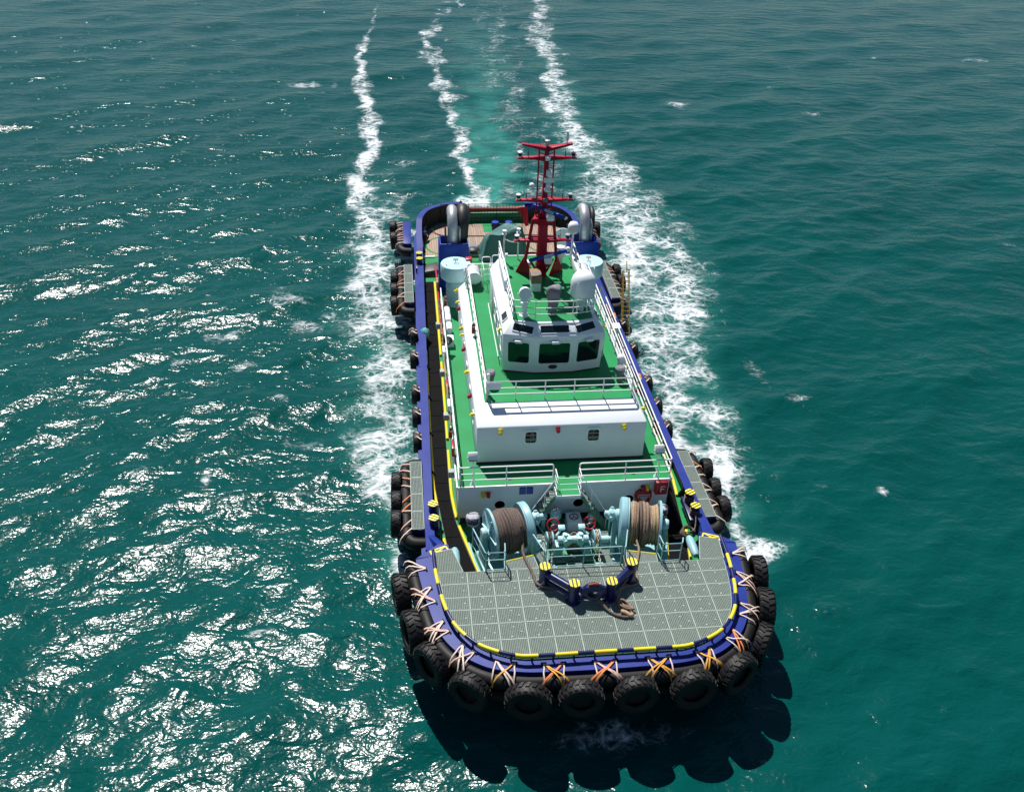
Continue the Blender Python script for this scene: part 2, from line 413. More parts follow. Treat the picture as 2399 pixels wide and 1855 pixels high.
    # under the bow: churned water
    d = np.sqrt(((X-.3)/3.0)**2+((Y+1.2)/.8)**2); np.maximum(foam, .62*np.clip(1.4-d, 0, 1), out=foam)
    strip([(1.3, 44, 2.2, .7), (1.4, 54, 2.4, .85), (1.4, 62, 2.4, .75), (1.6, 74, 2.6, .6), (3, 86, 3, .35), (4, 110, 4, .12), (5, 130, 5, 0)], aer, .8)
    strip([(-2.4, 45, 1.2, .8), (-1.6, 51, 1.2, .55), (-1.2, 58, 1, 0)], aer, .5)
    strip([(-7.7, 7, .9, .0), (-7.9, 8.5, 1.4, .5), (-7.7, 11, 1.2, .2), (-8.2, 17, 2.4, .3), (-9, 36, 3, .25), (-9.5, 50, 2, .2), (-10, 70, 1.5, 0)], aer, .4)
    strip([(8.4, 7, 1.4, .3), (9, 16, 2.4, .3), (11.4, 40, 5, .28), (11, 70, 3.4, .25), (12, 100, 3, .1), (14, 120, 3, 0)], aer, .5)
    Z += .05*foam*np.clip(noise2(1.1, 5), -1.5, 1.5)*np.clip(1.0-ST/1.2, 0, 1)+.05*np.clip(foam, 0, 1)
    calm = np.clip(1-.55*np.clip(aer, 0, 1), 0, 1)
    V = np.stack([X+OX, Y+OY, WL+Z*calm], -1).reshape(-1, 3)
    ny, nx = X.shape
    idx = np.arange(ny*nx).reshape(ny, nx)
    q = np.stack([idx[:-1, :-1], idx[:-1, 1:], idx[1:, 1:], idx[1:, :-1]], -1).reshape(-1, 4)
    me = bpy.data.meshes.new('water')
    me.vertices.add(len(V)); me.vertices.foreach_set('co', V.astype(np.float32).ravel())
    me.loops.add(q.size); me.loops.foreach_set('vertex_index', q.astype(np.int32).ravel())
    me.polygons.add(len(q)); me.polygons.foreach_set('loop_start', np.arange(0, q.size, 4, dtype=np.int32))
    me.update(calc_edges=True); me.validate()
    me.shade_smooth()
    for nm, A in (('foam', foam), ('aer', aer)):
        at = me.attributes.new(nm, 'FLOAT', 'POINT'); at.data.foreach_set('value', np.clip(A, 0, 1.2).astype(np.float32).ravel())
    def sea_material(foamy):
        m = bpy.data.materials.new('sea_foam' if foamy else 'sea_water'); m.use_nodes = True
        t = m.node_tree; b = t.nodes['Principled BSDF']
        geo = nd(t, 'ShaderNodeNewGeometry'); pos = geo.outputs['Position']
        def mapped(scale, rz=0.0):
            mp = nd(t, 'ShaderNodeMapping'); mp.inputs['Scale'].default_value = scale; mp.inputs['Rotation'].default_value = (0, 0, rz); lk(t, pos, mp.inputs['Vector']); return mp.outputs[0]
        def math_(op, a, bb, clamp=False):
            n = nd(t, 'ShaderNodeMath', operation=op); n.use_clamp = clamp
            for i, v in enumerate((a, bb)):
                if v is None: continue
                if isinstance(v, (int, float)): n.inputs[i].default_value = v
                else: lk(t, v, n.inputs[i])
            return n.outputs[0]
        if foamy:
            at1 = nd(t, 'ShaderNodeAttribute', attribute_name='foam'); at2 = nd(t, 'ShaderNodeAttribute', attribute_name='aer')
            fo, ae = at1.outputs['Fac'], at2.outputs['Fac']
            # foam lace: warped noise plus cell edges
            wv = nd(t, 'ShaderNodeTexNoise', Scale=.55, Detail=2.0); lk(t, pos, wv.inputs['Vector'])
            wsub = nd(t, 'ShaderNodeVectorMath', operation='SUBTRACT'); lk(t, wv.outputs['Color'], wsub.inputs[0]); wsub.inputs[1].default_value = (.5, .5, .5)
            wsc = nd(t, 'ShaderNodeVectorMath', operation='SCALE'); lk(t, wsub.outputs[0], wsc.inputs[0]); wsc.inputs['Scale'].default_value = 1.5
            wad = nd(t, 'ShaderNodeVectorMath', operation='ADD'); lk(t, pos, wad.inputs[0]); lk(t, wsc.outputs[0], wad.inputs[1])
            flat = nd(t, 'ShaderNodeMapping'); flat.inputs['Scale'].default_value = (.8, 1.15, 0); lk(t, wad.outputs[0], flat.inputs['Vector'])
            vo = nd(t, 'ShaderNodeTexVoronoi', feature='DISTANCE_TO_EDGE', Scale=1.15); lk(t, flat.outputs[0], vo.inputs['Vector'])
            vo2 = nd(t, 'ShaderNodeTexVoronoi', feature='DISTANCE_TO_EDGE', Scale=3.1); lk(t, flat.outputs[0], vo2.inputs['Vector'])
            n1 = nd(t, 'ShaderNodeTexNoise', Scale=.8, Detail=6.0, Roughness=.66, Distortion=.6); lk(t, flat.outputs[0], n1.inputs['Vector'])
            n2 = nd(t, 'ShaderNodeTexNoise', Scale=4.5, Detail=3.0, Roughness=.7, Distortion=.8); lk(t, flat.outputs[0], n2.inputs['Vector'])
            def sstep(v, lo, hi):
                r = nd(t, 'ShaderNodeMapRange', interpolation_type='SMOOTHSTEP'); r.inputs[1].default_value = lo; r.inputs[2].default_value = hi
                lk(t, v, r.inputs[0]); return r.outputs[0]
            nz = math_('ADD', math_('MULTIPLY', math_('SUBTRACT', n1.outputs['Fac'], .5), 1.5), math_('MULTIPLY', math_('SUBTRACT', n2.outputs['Fac'], .5), .9))
            cover = sstep(math_('ADD', fo, math_('MULTIPLY', nz, .85)), .28, .92)
            l1 = sstep(vo.outputs['Distance'], .20, .01); l2 = sstep(vo2.outputs['Distance'], .17, .01)
            dense = sstep(math_('ADD', nz, math_('MULTIPLY', fo, .75)), .58, 1.20)
            lace = math_('ADD', math_('MULTIPLY', l1, .60), math_('MULTIPLY', l2, .42))
            lace = math_('MULTIPLY', lace, math_('ADD', n2.outputs['Fac'], .45))
            fm = math_('MULTIPLY', cover, math_('ADD', lace, dense), True)
        # body colour
        nb = nd(t, 'ShaderNodeTexNoise', Scale=.07, Detail=3.0); lk(t, pos, nb.inputs['Vector'])
        c1 = nd(t, 'ShaderNodeMix', data_type='RGBA'); c1.inputs[6].default_value = (.0003, .042, .039, 1); c1.inputs[7].default_value = (.0006, .062, .057, 1); lk(t, nb.outputs['Fac'], c1.inputs[0])
        if foamy:
            c2 = nd(t, 'ShaderNodeMix', data_type='RGBA'); c2.inputs[7].default_value = (.07, .42, .33, 1)
            na = nd(t, 'ShaderNodeTexNoise', Scale=.35, Detail=5.0); lk(t, flat.outputs[0], na.inputs['Vector'])
            lk(t, math_('MULTIPLY', ae, math_('ADD', na.outputs['Fac'], -.12), True), c2.inputs[0]); lk(t, c1.outputs[2], c2.inputs[6])
            c3 = nd(t, 'ShaderNodeMix', data_type='RGBA'); c3.inputs[7].default_value = (.60, .63, .66, 1); lk(t, fm, c3.inputs[0]); lk(t, c2.outputs[2], c3.inputs[6])
            lk(t, c3.outputs[2], b.inputs['Base Color'])
            ro = nd(t, 'ShaderNodeMix', data_type='FLOAT'); ro.inputs[2].default_value = .17; ro.inputs[3].default_value = .75; lk(t, fm, ro.inputs[0]); lk(t, ro.outputs[0], b.inputs['Roughness'])
        else:
            lk(t, c1.outputs[2], b.inputs['Base Color']); b.inputs['Roughness'].default_value = .17
        b.inputs['IOR'].default_value = 1.333; b.inputs['Specular IOR Level'].default_value = .26
        # ripples below the mesh resolution
        ra = nd(t, 'ShaderNodeTexNoise', Scale=1.5, Detail=2.6, Roughness=.5, Distortion=.6); lk(t, mapped((.9, 1.3, 1), R_(28)), ra.inputs['Vector'])
        rb = nd(t, 'ShaderNodeTexNoise', Scale=4.6, Detail=2.0, Roughness=.5, Distortion=.4); lk(t, mapped((.8, 1.3, 1), R_(12)), rb.inputs['Vector'])
        h = math_('ADD', math_('MULTIPLY', ra.outputs['Fac'], .076), math_('MULTIPLY', rb.outputs['Fac'], .026))
        rc = nd(t, 'ShaderNodeTexNoise', Scale=.42, Detail=1.0, Distortion=.5); lk(t, mapped((.7, 1.7, 1), R_(24)), rc.inputs['Vector'])
        h = math_('ADD', h, math_('MULTIPLY', rc.outputs['Fac'], .20))
        bp = nd(t, 'ShaderNodeBump', Strength=1.0, Distance=1.0); lk(t, h, bp.inputs['Height']); lk(t, bp.outputs[0], b.inputs['Normal'])
        return m
    me.materials.append(sea_material(False)); me.materials.append(sea_material(True))
    ff = np.maximum(foam, aer).reshape(-1)[q].max(1) > .01
    me.polygons.foreach_set('material_index', ff.astype(np.int32))
    o = bpy.data.objects.new('water', me); COL.objects.link(o)
    o['kind'] = 'structure'
    return o
build_sea()
# ------------------------------------------------------------------ the tug: hull, decks, bow
tug = empty('tugboat', (0, 22, WL), 'blue and white harbour tugboat with green decks and a red mast, steaming towards us', 'tugboat')
DK = 2.83                                   # main deck
half = [(0, 45.0), (3.2, 45.0), (4.3, 44.6), (5.2, 43.8), (5.75, 42.6), (5.97, 41.0), (6.02, 37), (6.14, 28), (6.27, 20), (6.36, 12), (6.40, 8.3), (6.45, 6.6), (6.5, 5.7), (6.38, 4.6), (6.08, 3.1), (5.72, 1.95), (5.1, 1.05), (4.15, .35), (3.1, .05), (1.5, -.05), (0, -.08)]
outl = [(x, y) for x, y in half]+[(-x, y) for x, y in half[::-1][1:-1]]
def ring(z, sx, sy, bow=0.0):
    r = []
    for x, y in outl:
        k = max(0.0, (6-y)/6.2)
        r.append((x*sx*(1-.10*bow*k), (y-22)*sy+22+bow*k, z if not callable(z) else z(x, y)))
    return r
top = lambda x, y: 4.15 if y < 6.7 else DK-.03
mid = lambda x, y: 3.2 if y < 6.7 else 2.3
hull = obj('hull', MB().loft([ring(-1.5, .78, .86, 1.0), ring(.3, .93, .955, 1.6), ring(WL+.1, .975, .975, 1.3), ring(mid, .995, .994, .6), ring(top, 1, 1)], caps=False), 'navy', tug, smooth=50)
# main deck sheet
inset = [(x*.985, (y-22)*.992+22) for x, y in outl]
obj('main_deck', MB().prism([p for p in inset if p[1] > 4.6], DK-.06, DK), 'green', tug)
# bulwark along both sides and round the stern
def btop(y):
    return 3.5+.72*min(1, max(0, (y-37.5)/4.5))+.25*max(0, min(1, (9-y)/2.2))
def side_path(s):
    p = [(6.37, 7.0), (6.38, 8.3), (6.36, 12), (6.27, 20), (6.14, 28), (6.02, 37), (5.97, 41.0)]
    p += [(5.82, 42.4), (5.3, 43.7), (4.35, 44.55), (3.3, 44.95), (2.4, 45.0)]
    return [Vector((s*v.x, v.y)) for v in curve(p, 5)]
for s, nm in ((-1, 'left'), (1, 'right')):
    pth = side_path(s); n = len(pth)
    def off(i, d):
        a, b = pth[max(i-1, 0)], pth[min(i+1, n-1)]; t = (b-a).normalized()
        nn = Vector((t.y, -t.x)); nn = nn if nn.x*s > 0 or (abs(nn.x) < .3 and nn.y > 0) else -nn
        return pth[i]+nn*d
    def sweep(prof):
        rings = []
        for i in range(n):
            r = []
            for d, z in prof:
                q = off(i, d); r.append((q.x, q.y, (btop(pth[i].y) if z is None else (btop(pth[i].y)+z[0] if isinstance(z, tuple) else z))))
            rings.append(r)
        return MB().loft(rings)
    bw = obj('bulwark', sweep([(-.20, DK-.05), (-.11, DK-.05), (-.11, (-.02,)), (-.20, (-.02,))]), 'black', tug)
    obj('outer_plating', sweep([(-.105, 2.3), (.02, 2.3), (.02, (-.015,)), (-.105, (-.015,))]), 'blue', bw)
    obj('cap_rail', sweep([(-.36, (-.012,)), (.05, (-.012,)), (.05, (.035,)), (-.36, (.035,))]), 'blue', bw)
    obj('rubbing_strake', sweep([(.022, 2.55), (.24, 2.62), (.24, 2.9), (.022, 2.95)]), 'blue', bw)
    for i in range(3, n-9, 2):                               # stays inside the bulwark
        q = off(i, -.34); z = btop(pth[i].y)
        obj('bulwark_stay', MB().add([(off(i, -.21).x, pth[i].y-.03, DK+.002), (q.x-s*.28, pth[i].y-.03, DK+.002), (off(i, -.21).x, pth[i].y-.03, z-.05), (off(i, -.21).x, pth[i].y+.03, DK+.002), (q.x-s*.28, pth[i].y+.03, DK+.002), (off(i, -.21).x, pth[i].y+.03, z-.05)], [(0, 1, 2), (3, 5, 4), (0, 3, 4, 1), (1, 4, 5, 2), (2, 5, 3, 0)]), 'black', bw)
# walkway mats and yellow kerb pipes
xo = lambda y: float(np.interp(y, [4.9, 8.3, 12.4, 34.2], [5.02, 5.56, 5.93, 5.80]))
xi = lambda y: float(np.interp(y, [4.9, 6.49, 9.34, 10.36, 11.76, 18.5, 34.5], [3.82, 4.22, 4.84, 4.98, 5.08, 5.02, 4.96]))
for s in (-1, 1):
    wk = obj('walkway', MB().prism([(s*(xi(y)+.07), y) for y in np.linspace(5.0, 34.4, 30)]+[(s*(xo(y)-.07), y) for y in np.linspace(34.4, 5.0, 30)], DK+.002, DK+.010), 'black', tug)
    ys_ = [5.0, 6.3, 7.55, 8.75, 10.0, 11.3, 12.65]+list(np.arange(14.05, 34.5, 1.45))
    for a, b in zip(ys_, ys_[1:]):
        a2, b2 = a+.02, b-.02
        obj('rubber_mat', MB().prism([(s*(xi(a2)+.09), a2), (s*(xo(a2)-.09), a2), (s*(xo(b2)-.09), b2), (s*(xi(b2)+.09), b2)], DK+.011, DK+.034+random.uniform(-.004, .004)), 'mat_rubber', wk)
    for fn, segs in ((xo, [(5.0, 8.6), (10.9, 25.2), (27.5, 32.4), (33.2, 34.2)]), (xi, [(5.0, 9.4), (10.0, 15.2), (16.2, 23.8), (24.6, 34.2)])):
        for a, b in segs:
            obj('yellow_kerb', MB().tube([(s*fn(y), y, DK+.07) for y in np.linspace(a, b, 14)], .075, 8), 'yellow', tug)

# ---- bow: wide blue band, pipe rail, fender
outer_h = [(-5.56, 6.62), (-5.95, 6.62), (-6.88, 5.85), (-6.75, 4.7), (-6.45, 3.1), (-6.1, 1.8), (-5.45, .75), (-4.4, -.05), (-3.2, -.36), (-2.2, -.44), (0, -.48)]
inner_h = [(-6.16, 5.95), (-6.10, 4.6), (-5.95, 3.4), (-5.8, 2.65), (-5.57, 1.93), (-5.2, 1.3), (-4.68, .74), (-4.05, .36), (-3.33, .10), (-2.6, .02), (0, .02)]
oc = [(v.x, v.y) for v in curve(mirror(outer_h[2:]), 6)]
ic = [(v.x, v.y) for v in curve(mirror(inner_h), 6)]
OP, IP = Path(oc), Path(ic)
BZ = 4.40
band_poly = [(5.56, 6.62), (-5.56, 6.62)]
NB = 90
rings = []
for k in range(NB+1):
    a, _, na = OP.at(OP.L*k/NB); b, _, nb_ = IP.at(IP.L*k/NB)
    b2 = b-nb_*.10
    rings.append([(a.x, a.y, BZ-.30), (a.x, a.y, BZ-.03), (b2.x, b2.y, BZ), (b2.x, b2.y, BZ-.30)])
band = obj('bow_band', MB().loft(rings), 'blue', tug, smooth=45)
for s in (-1, 1):
    obj('corner_plate', MB().prism([(s*6.87, 5.83), (s*5.93, 6.64), (s*5.50, 6.60), (s*5.44, 6.18), (s*6.26, 5.93)], BZ-.32, BZ+.004), 'blue', band)
    # yellow crossed frame painted on raised bars
    q = [(s*6.28, 6.22), (s*5.62, 6.50), (s*5.48, 6.20), (s*6.18, 5.97)]
    m = MB()
    for a, b in ((0, 1), (1, 2), (2, 3), (3, 0), (0, 2), (1, 3)):
        A, B = Vector(q[a]), Vector(q[b]); t = (B-A).normalized(); nn = Vector((-t.y, t.x))*.032
        m.prism([A-nn, B-nn, B+nn, A+nn], BZ+.006, BZ+.012+.001*a+.0005*b)
    obj('yellow_cross_marking', m, 'yellow', band, smooth=0)
# bulwark closing the deck between side bulwark and bow band
for s in (-1, 1):
    obj('bow_wing', MB().add([(s*6.40, 8.35, 3.5), (s*6.40, 8.35, DK), (s*5.95, 6.62, DK), (s*5.95, 6.62, BZ), (s*6.12, 8.35, 3.5), (s*6.12, 8.35, DK), (s*5.62, 6.62, DK), (s*5.62, 6.62, BZ)],
        [(0, 1, 2, 3), (4, 7, 6, 5), (0, 3, 7, 4), (0, 4, 5, 1), (3, 2, 6, 7), (1, 5, 6, 2)]), 'blue', tug, bevel=.02)
# foredeck plate under the gratings
gpoly = [(p.x-n_.x*.13, p.y-n_.y*.13) for p, _, n_ in [IP.at(IP.L*k/70) for k in range(71)]]
gpoly = [p for p in gpoly if p[1] < 4.79]
fd = obj('foredeck', MB().prism([(-6.0, 4.79)]+gpoly+[(6.0, 4.79)], 4.28, 4.395), 'green_grating', tug)
obj('foredeck_front_bulkhead', MB().box((-6.0, 4.62, DK-.02), (6.0, 4.78, 4.27)), 'green_dull', tug)
# grating panels
def inside(x, y):
    j = len(gp2)-1; c = False
    for i in range(len(gp2)):
        xi_, yi_ = gp2[i]; xj, yj = gp2[j]
        if (yi_ > y) != (yj > y) and x < (xj-xi_)*(y-yi_)/(yj-yi_)+xi_: c = not c
        j = i
    return c
gp2 = [(-6.0, 4.80)]+gpoly+[(6.0, 4.80)]
def clip_poly(poly, axis, lo, hi):
    def cut(p, keep, inter):
        o = []
        for i in range(len(p)):
            a, b = p[i-1], p[i]
            if keep(b):
                if not keep(a): o.append(inter(a, b))
                o.append(b)
            elif keep(a): o.append(inter(a, b))
        return o
    def it(v):
        def f(a, b):
            t = (v-a[axis])/(b[axis]-a[axis]); return tuple(a[k]+(b[k]-a[k])*t for k in range(2))
        return f
    p = cut(poly, lambda q: q[axis] >= lo-1e-9, it(lo)); return cut(p, lambda q: q[axis] <= hi+1e-9, it(hi)) if p else p
def span(poly, axis, v):
    """interval of the other axis where the line axis=v crosses poly"""
    xs = []
    for i in range(len(poly)):
        a, b = poly[i-1], poly[i]
        if (a[axis] > v) != (b[axis] > v): xs.append(a[1-axis]+(b[1-axis]-a[1-axis])*(v-a[axis])/(b[axis]-a[axis]))
    xs.sort(); return (xs[0], xs[-1]) if len(xs) > 1 else None
def grating(poly, z, sx=.068, sy=.052, th=.05, frame=.022, zf=None):
    """open grid of flat bars with a rim, over a convex plan polygon; zf(x, y) slopes it"""
    m = MB()
    x0, x1 = min(p[0] for p in poly), max(p[0] for p in poly); y0, y1 = min(p[1] for p in poly), max(p[1] for p in poly)
    nx = max(2, round((x1-x0)/sx)); ny = max(2, round((y1-y0)/sy))
    def bar(a, b, w, t, dz):
        A, B = Vector(a), Vector(b); d = (B-A).normalized(); nn = Vector((-d.y, d.x))*w/2
        q = [A-nn, B-nn, B+nn, A+nn]; f = (lambda x, y: z) if zf is None else zf
        vs = [(p.x, p.y, f(p.x, p.y)-t+dz) for p in q]+[(p.x, p.y, f(p.x, p.y)+dz) for p in q]
        m.add(vs, [(4, 5, 6, 7), (0, 1, 5, 4), (1, 2, 6, 5), (2, 3, 7, 6), (3, 0, 4, 7)])
    for i in range(1, nx):
        x = x0+(x1-x0)*i/nx; s_ = span(poly, 0, x)
        if s_ and s_[1]-s_[0] > .02: bar((x, s_[0]), (x, s_[1]), .012, th, 0)
    for i in range(1, ny):
        y = y0+(y1-y0)*i/ny; s_ = span(poly, 1, y)
        if s_ and s_[1]-s_[0] > .02: bar((s_[0], y), (s_[1], y), .012, th, .003)
    for i in range(len(poly)):
        if (Vector(poly[i])-Vector(poly[i-1])).length > .02: bar(poly[i-1], poly[i], frame, th, .006)
    return m
colx = [-6.2, -4.83, -3.80, -2.77, -1.745, -.72, .70, 1.72, 2.75, 3.79, 4.84, 6.2]
rowy = [-.3, 1.10, 1.93, 2.70, 3.38, 4.13, 4.785]
gcache = {}
for i in range(len(colx)-1):
    for j in range(len(rowy)-1):
        p = clip_poly(clip_poly(gp2, 0, colx[i]+.013, colx[i+1]-.013), 1, rowy[j]+.013, rowy[j+1]-.013)
        if len(p) < 3: continue
        xs_, ys2 = [q[0] for q in p], [q[1] for q in p]
        if (max(xs_)-min(xs_))*(max(ys2)-min(ys2)) < .02: continue
        pr_ = []
        for q in p:
            if not pr_ or (Vector(q)-Vector(pr_[-1])).length > .02: pr_.append(q)
        obj('grating_panel', grating(pr_, 4.50+random.uniform(-.004, .004)), 'galv', fd, smooth=0)
# clamps that hold the panels: small discs
m = MB()
for i in range(1, len(colx)-1):
    for j in range(len(rowy)-1):
        for dx, dy in ((.45, .12), (.55, .60), (-.2, .35)):
            x, y = colx[i]+dx, rowy[j]+dy
            if y < 4.7 and inside(x, y) and inside(x-.2, y-.2) and inside(x+.2, y-.2):
                m.cbox((x, y, 4.508), (.06, .06, .012))
o = obj('grating_clamps', m, 'galv', fd, smooth=0); o['kind'] = 'stuff'
for s in (-1, 1):                          # sloping side gratings beside the bow band
    q = [(s*6.15, 6.02), (s*5.36, 6.24), (s*4.98, 4.83), (s*6.02, 4.83)]
    zf = lambda x, y: 4.5-.02*(y-4.83)
    obj('side_grating', grating(q, 4.5, zf=zf, frame=.03), 'galv', fd, smooth=0)
    obj('side_grating_support', MB().prism([(s*6.10, 5.98), (s*5.38, 6.18), (s*5.02, 4.86), (s*6.0, 4.86)], 4.30, 4.36), 'green_grating', fd)
    obj('fairlead_roller', MB().lathe([(.001, -.62), (.12, -.60), (.185, -.42), (.20, 0), (.185, .42), (.12, .60), (.001, .62)], (s*5.20, 6.4, 3.75), 'Y', 20).rot(Matrix.Identity(4)), 'teal', tug, smooth=60)
# pipe rail round the foredeck with yellow sleeves
prl = obj('bow_pipe_rail', MB().tube([(p.x, p.y, 4.74) for p, _, _ in [IP.at(IP.L*k/80) for k in range(81)]], .068, 10), 'navy', tug, smooth=60)
nS = 13
for k in range(nS):
    d0 = IP.L*(.076+.848*k/(nS-1)); d1 = .42
    obj('yellow_sleeve', MB().tube([(p.x, p.y, 4.74) for p, _, _ in [IP.at(d0+d1*t) for t in np.linspace(-1, 1, 7)]], .076, 10), 'yellow', prl, smooth=60)
for k in range(2*nS):
    p, t, n_ = IP.at(IP.L*(.03+.94*k/(2*nS-1)))
    obj('rail_post', MB().cyl((p.x, p.y, BZ-.02), (p.x, p.y, 4.70), .04, n=8), 'navy', prl)
# fender tube
ft = [(p+n_*.14) for p, _, n_ in [OP.at(OP.L*(.012+.976*k/100)) for k in range(101)]]
fender = obj('bow_fender', MB().tube([(p.x, p.y, 3.92) for p in ft], .30, 16), 'fender', tug, smooth=60)
low = [(p+n_*.02) for p, _, n_ in [OP.at(OP.L*(.03+.94*k/80)) for k in range(81)]]
obj('lower_bow_fender', MB().tube([(p.x, p.y, 3.05) for p in low], .30, 12), 'fender', tug, smooth=60)

# ------------------------------------------------------------------ tyres
def tyre_mesh(name, r, w, hole, lugs, lug_h=.045):
    hw = w/2
    prof = [(hole, -hw*.62), (hole+.05*r, -hw*.86), (r*.80, -hw*1.0), (r*.93, -hw*.97), (r*.985, -hw*.80), (r, -hw*.4), (r, hw*.4), (r*.985, hw*.80), (r*.93, hw*.97), (r*.80, hw*1.0), (hole+.05*r, hw*.86), (hole, hw*.62), (hole*1.08, hw*.3), (r*.80, 0), (hole*1.08, -hw*.3)]
    m = MB().lathe(prof, (0, 0, 0), 'Y', 40, closed=True)
    for k in range(lugs):
        for sd in (-1, 1):
            a = 2*math.pi*(k+(.5 if sd > 0 else 0))/lugs; da = 2*math.pi/lugs*.29
            def pt(rr, aa, h): return (rr*math.sin(aa), h, rr*math.cos(aa))
            sh = .35*2*math.pi/lugs
            y0, y1, y2 = sd*hw*1.02, sd*hw*.72, sd*hw*.06
            vs = []
            for yy, ash, rt in ((y0, 0, r*.93), (y1, 0, r+lug_h), (y2, sh, r+lug_h)):
                rb = r*.90
                vs += [pt(rb, a-da+ash, yy), pt(rb, a+da+ash, yy), pt(rt, a+da*.85+ash, yy), pt(rt, a-da*.85+ash, yy)]
            m.add(vs, [(0, 1, 2, 3), (8, 11, 10, 9), (0, 4, 5, 1), (1, 5, 6, 2), (2, 6, 7, 3), (3, 7, 4, 0), (4, 8, 9, 5), (5, 9, 10, 6), (6, 10, 11, 7), (7, 11, 8, 4)])
    m.lathe([(.001, -.03), (hole*1.12, -.03), (hole*1.12, .03), (.001, .03)], (0, 0, 0), 'Y', 24)  # dark disc added across the hole so no sun passes through the tyre
    return m.mesh(name, 'tyre', 40, 0, False)[0]
big = tyre_mesh('tyre', .82, .60, .46, 22)
small = tyre_mesh('tyre', .54, .42, .30, 1, .0)
midt = tyre_mesh('tyre', .62, .46, .36, 18, .02)
ordn = ['leftmost', 'second from the left', 'third from the left', 'fourth from the left', 'fifth from the left', 'sixth from the left', 'sixth from the right', 'fifth from the right', 'fourth from the right', 'third from the right', 'second from the right', 'rightmost']
tyr = [(-7.36, 4.55), (-7.10, 2.44), (-6.38, .75), (-5.0, -.45), (-3.02, -1.1), (-1.02, -1.13), (.97, -1.17), (3.17, -1.12), (5.0, -.5), (6.42, .68), (7.2, 2.48), (7.5, 4.4)]
tyre_s = []
for k, (x, y) in enumerate(tyr):
    best = min(range(301), key=lambda i: (OP.at(OP.L*i/300)[0]-Vector((x, y))).length)
    d = OP.L*best/300; p, t, n_ = OP.at(d); tyre_s.append(d)
    c = p+n_*.78
    ang = math.atan2(-n_.x, n_.y)
    M = Matrix.Translation((c.x, c.y, 3.74+random.uniform(-.04, .04))) @ Matrix.Rotation(ang+random.uniform(-.06, .06), 4, 'Z') @ Matrix.Rotation(random.uniform(-.05, .07), 4, 'X') @ Matrix.Rotation(random.uniform(0, 6.28), 4, 'Y')
    o = inst('tyre_fender', big, M @ Matrix.Diagonal((1, random.uniform(.9, 1.06), 1, 1)) @ Matrix.Scale(random.uniform(.965, 1.03), 4))
    tag(o, 'big black lugged bow tyre, '+ordn[k]+' of the twelve', 'tyre', 'big tyres hung round the bow fender')
# cleats on the band and lashing straps over the fender
def cleat_mesh():
    m = MB()
    for dx in (-.07, 0, .07):
        m.cyl((dx, 0, 0), (dx, 0, .10), .022, n=8)
    m.cbox((0, 0, .07), (.22, .03, .025)); m.cbox((0, .03, .045), (.15, .03, .02)); m.cbox((0, 0, .008), (.24, .10, .016))
    return m.mesh('cleat', 'navy', 35, 0, False)[0]
clm = cleat_mesh()
def strap(pts, w, side, mt): obj('lashing_strap', MB().ribbon(pts, w, side), mt, fender, smooth=60)
tips = [.25]+tyre_s+[OP.L-.25]
for g in range(len(tips)-1):
    d0, d1 = tips[g], tips[g+1]; ends = g in (0, len(tips)-2)
    mid_ = (d0+d1)/2; gap = d1-d0
    front = 4 <= g <= 8
    m1, m2 = ('strap_amber', 'strap_orange') if front else ('strap_cream', 'strap_pink')
    m1, m2 = {4: ('strap_cream', 'strap_amber'), 5: ('strap_amber', 'strap_orange'), 6: ('strap_pink', 'strap_orange'), 7: ('strap_amber', 'strap_amber'), 8: ('strap_amber', 'strap_amber'), 9: ('strap_cream', 'strap_orange')}.get(g, (m1, m2))
    pos_ = [mid_-.20*gap, mid_+.20*gap] if not ends else [mid_]
    for ci, dd in enumerate(pos_):
        p, t, n_ = OP.at(dd); q = p-n_*.34
        inst('cleat', clm, Matrix.Translation((q.x, q.y, BZ-.012)) @ Matrix.Rotation(math.atan2(t.y, t.x), 4, 'Z'), band)
        T3 = Vector((t.x, t.y, 0)); N3 = Vector((n_.x, n_.y, 0)); B0 = Vector((q.x, q.y, BZ+.05))+N3*.02
        sg = 1 if ci == 0 else -1
        # short strap straight out over the tube
        j1, j2 = random.uniform(-.06, .06), random.uniform(.85, 1.1)
        strap([B0, B0+N3*.20+Vector((0, 0, -.03)), B0+N3*.38+T3*(.02*sg+j1)+Vector((0, 0, -.06)), B0+N3*.58+T3*(.03*sg+j1)+Vector((0, 0, -.14)), B0+N3*.70+T3*(.03*sg+j1)+Vector((0, 0, -.32)), B0+N3*.76+T3*(.03*sg+j1)+Vector((0, 0, -.6*j2))], .052, T3, 'strap_cream')
        if ends:
            sg = -1 if g == 0 else 1
        L = .40*gap*sg if not ends else .5*sg
        for e in range(2 if random.random() < .8 else 1):
            o_ = T3*(L+.22*sg*e)*random.uniform(.82, 1.12); dz = random.uniform(-.05, .05)
            strap([B0+T3*.03*sg, B0+N3*.24+o_*.30+Vector((0, 0, -.02)), B0+N3*.48+o_*.62+Vector((0, 0, -.02+dz)), B0+N3*.64+o_*.84+Vector((0, 0, -.08+dz)), B0+N3*.76+o_*1.0+Vector((0, 0, -.24+dz)), B0+N3*.82+o_*1.06+Vector((0, 0, -.48))], random.uniform(.048, .066), T3+N3*.2, (m1 if ci == 0 else m2) if not ends else 'strap_cream')
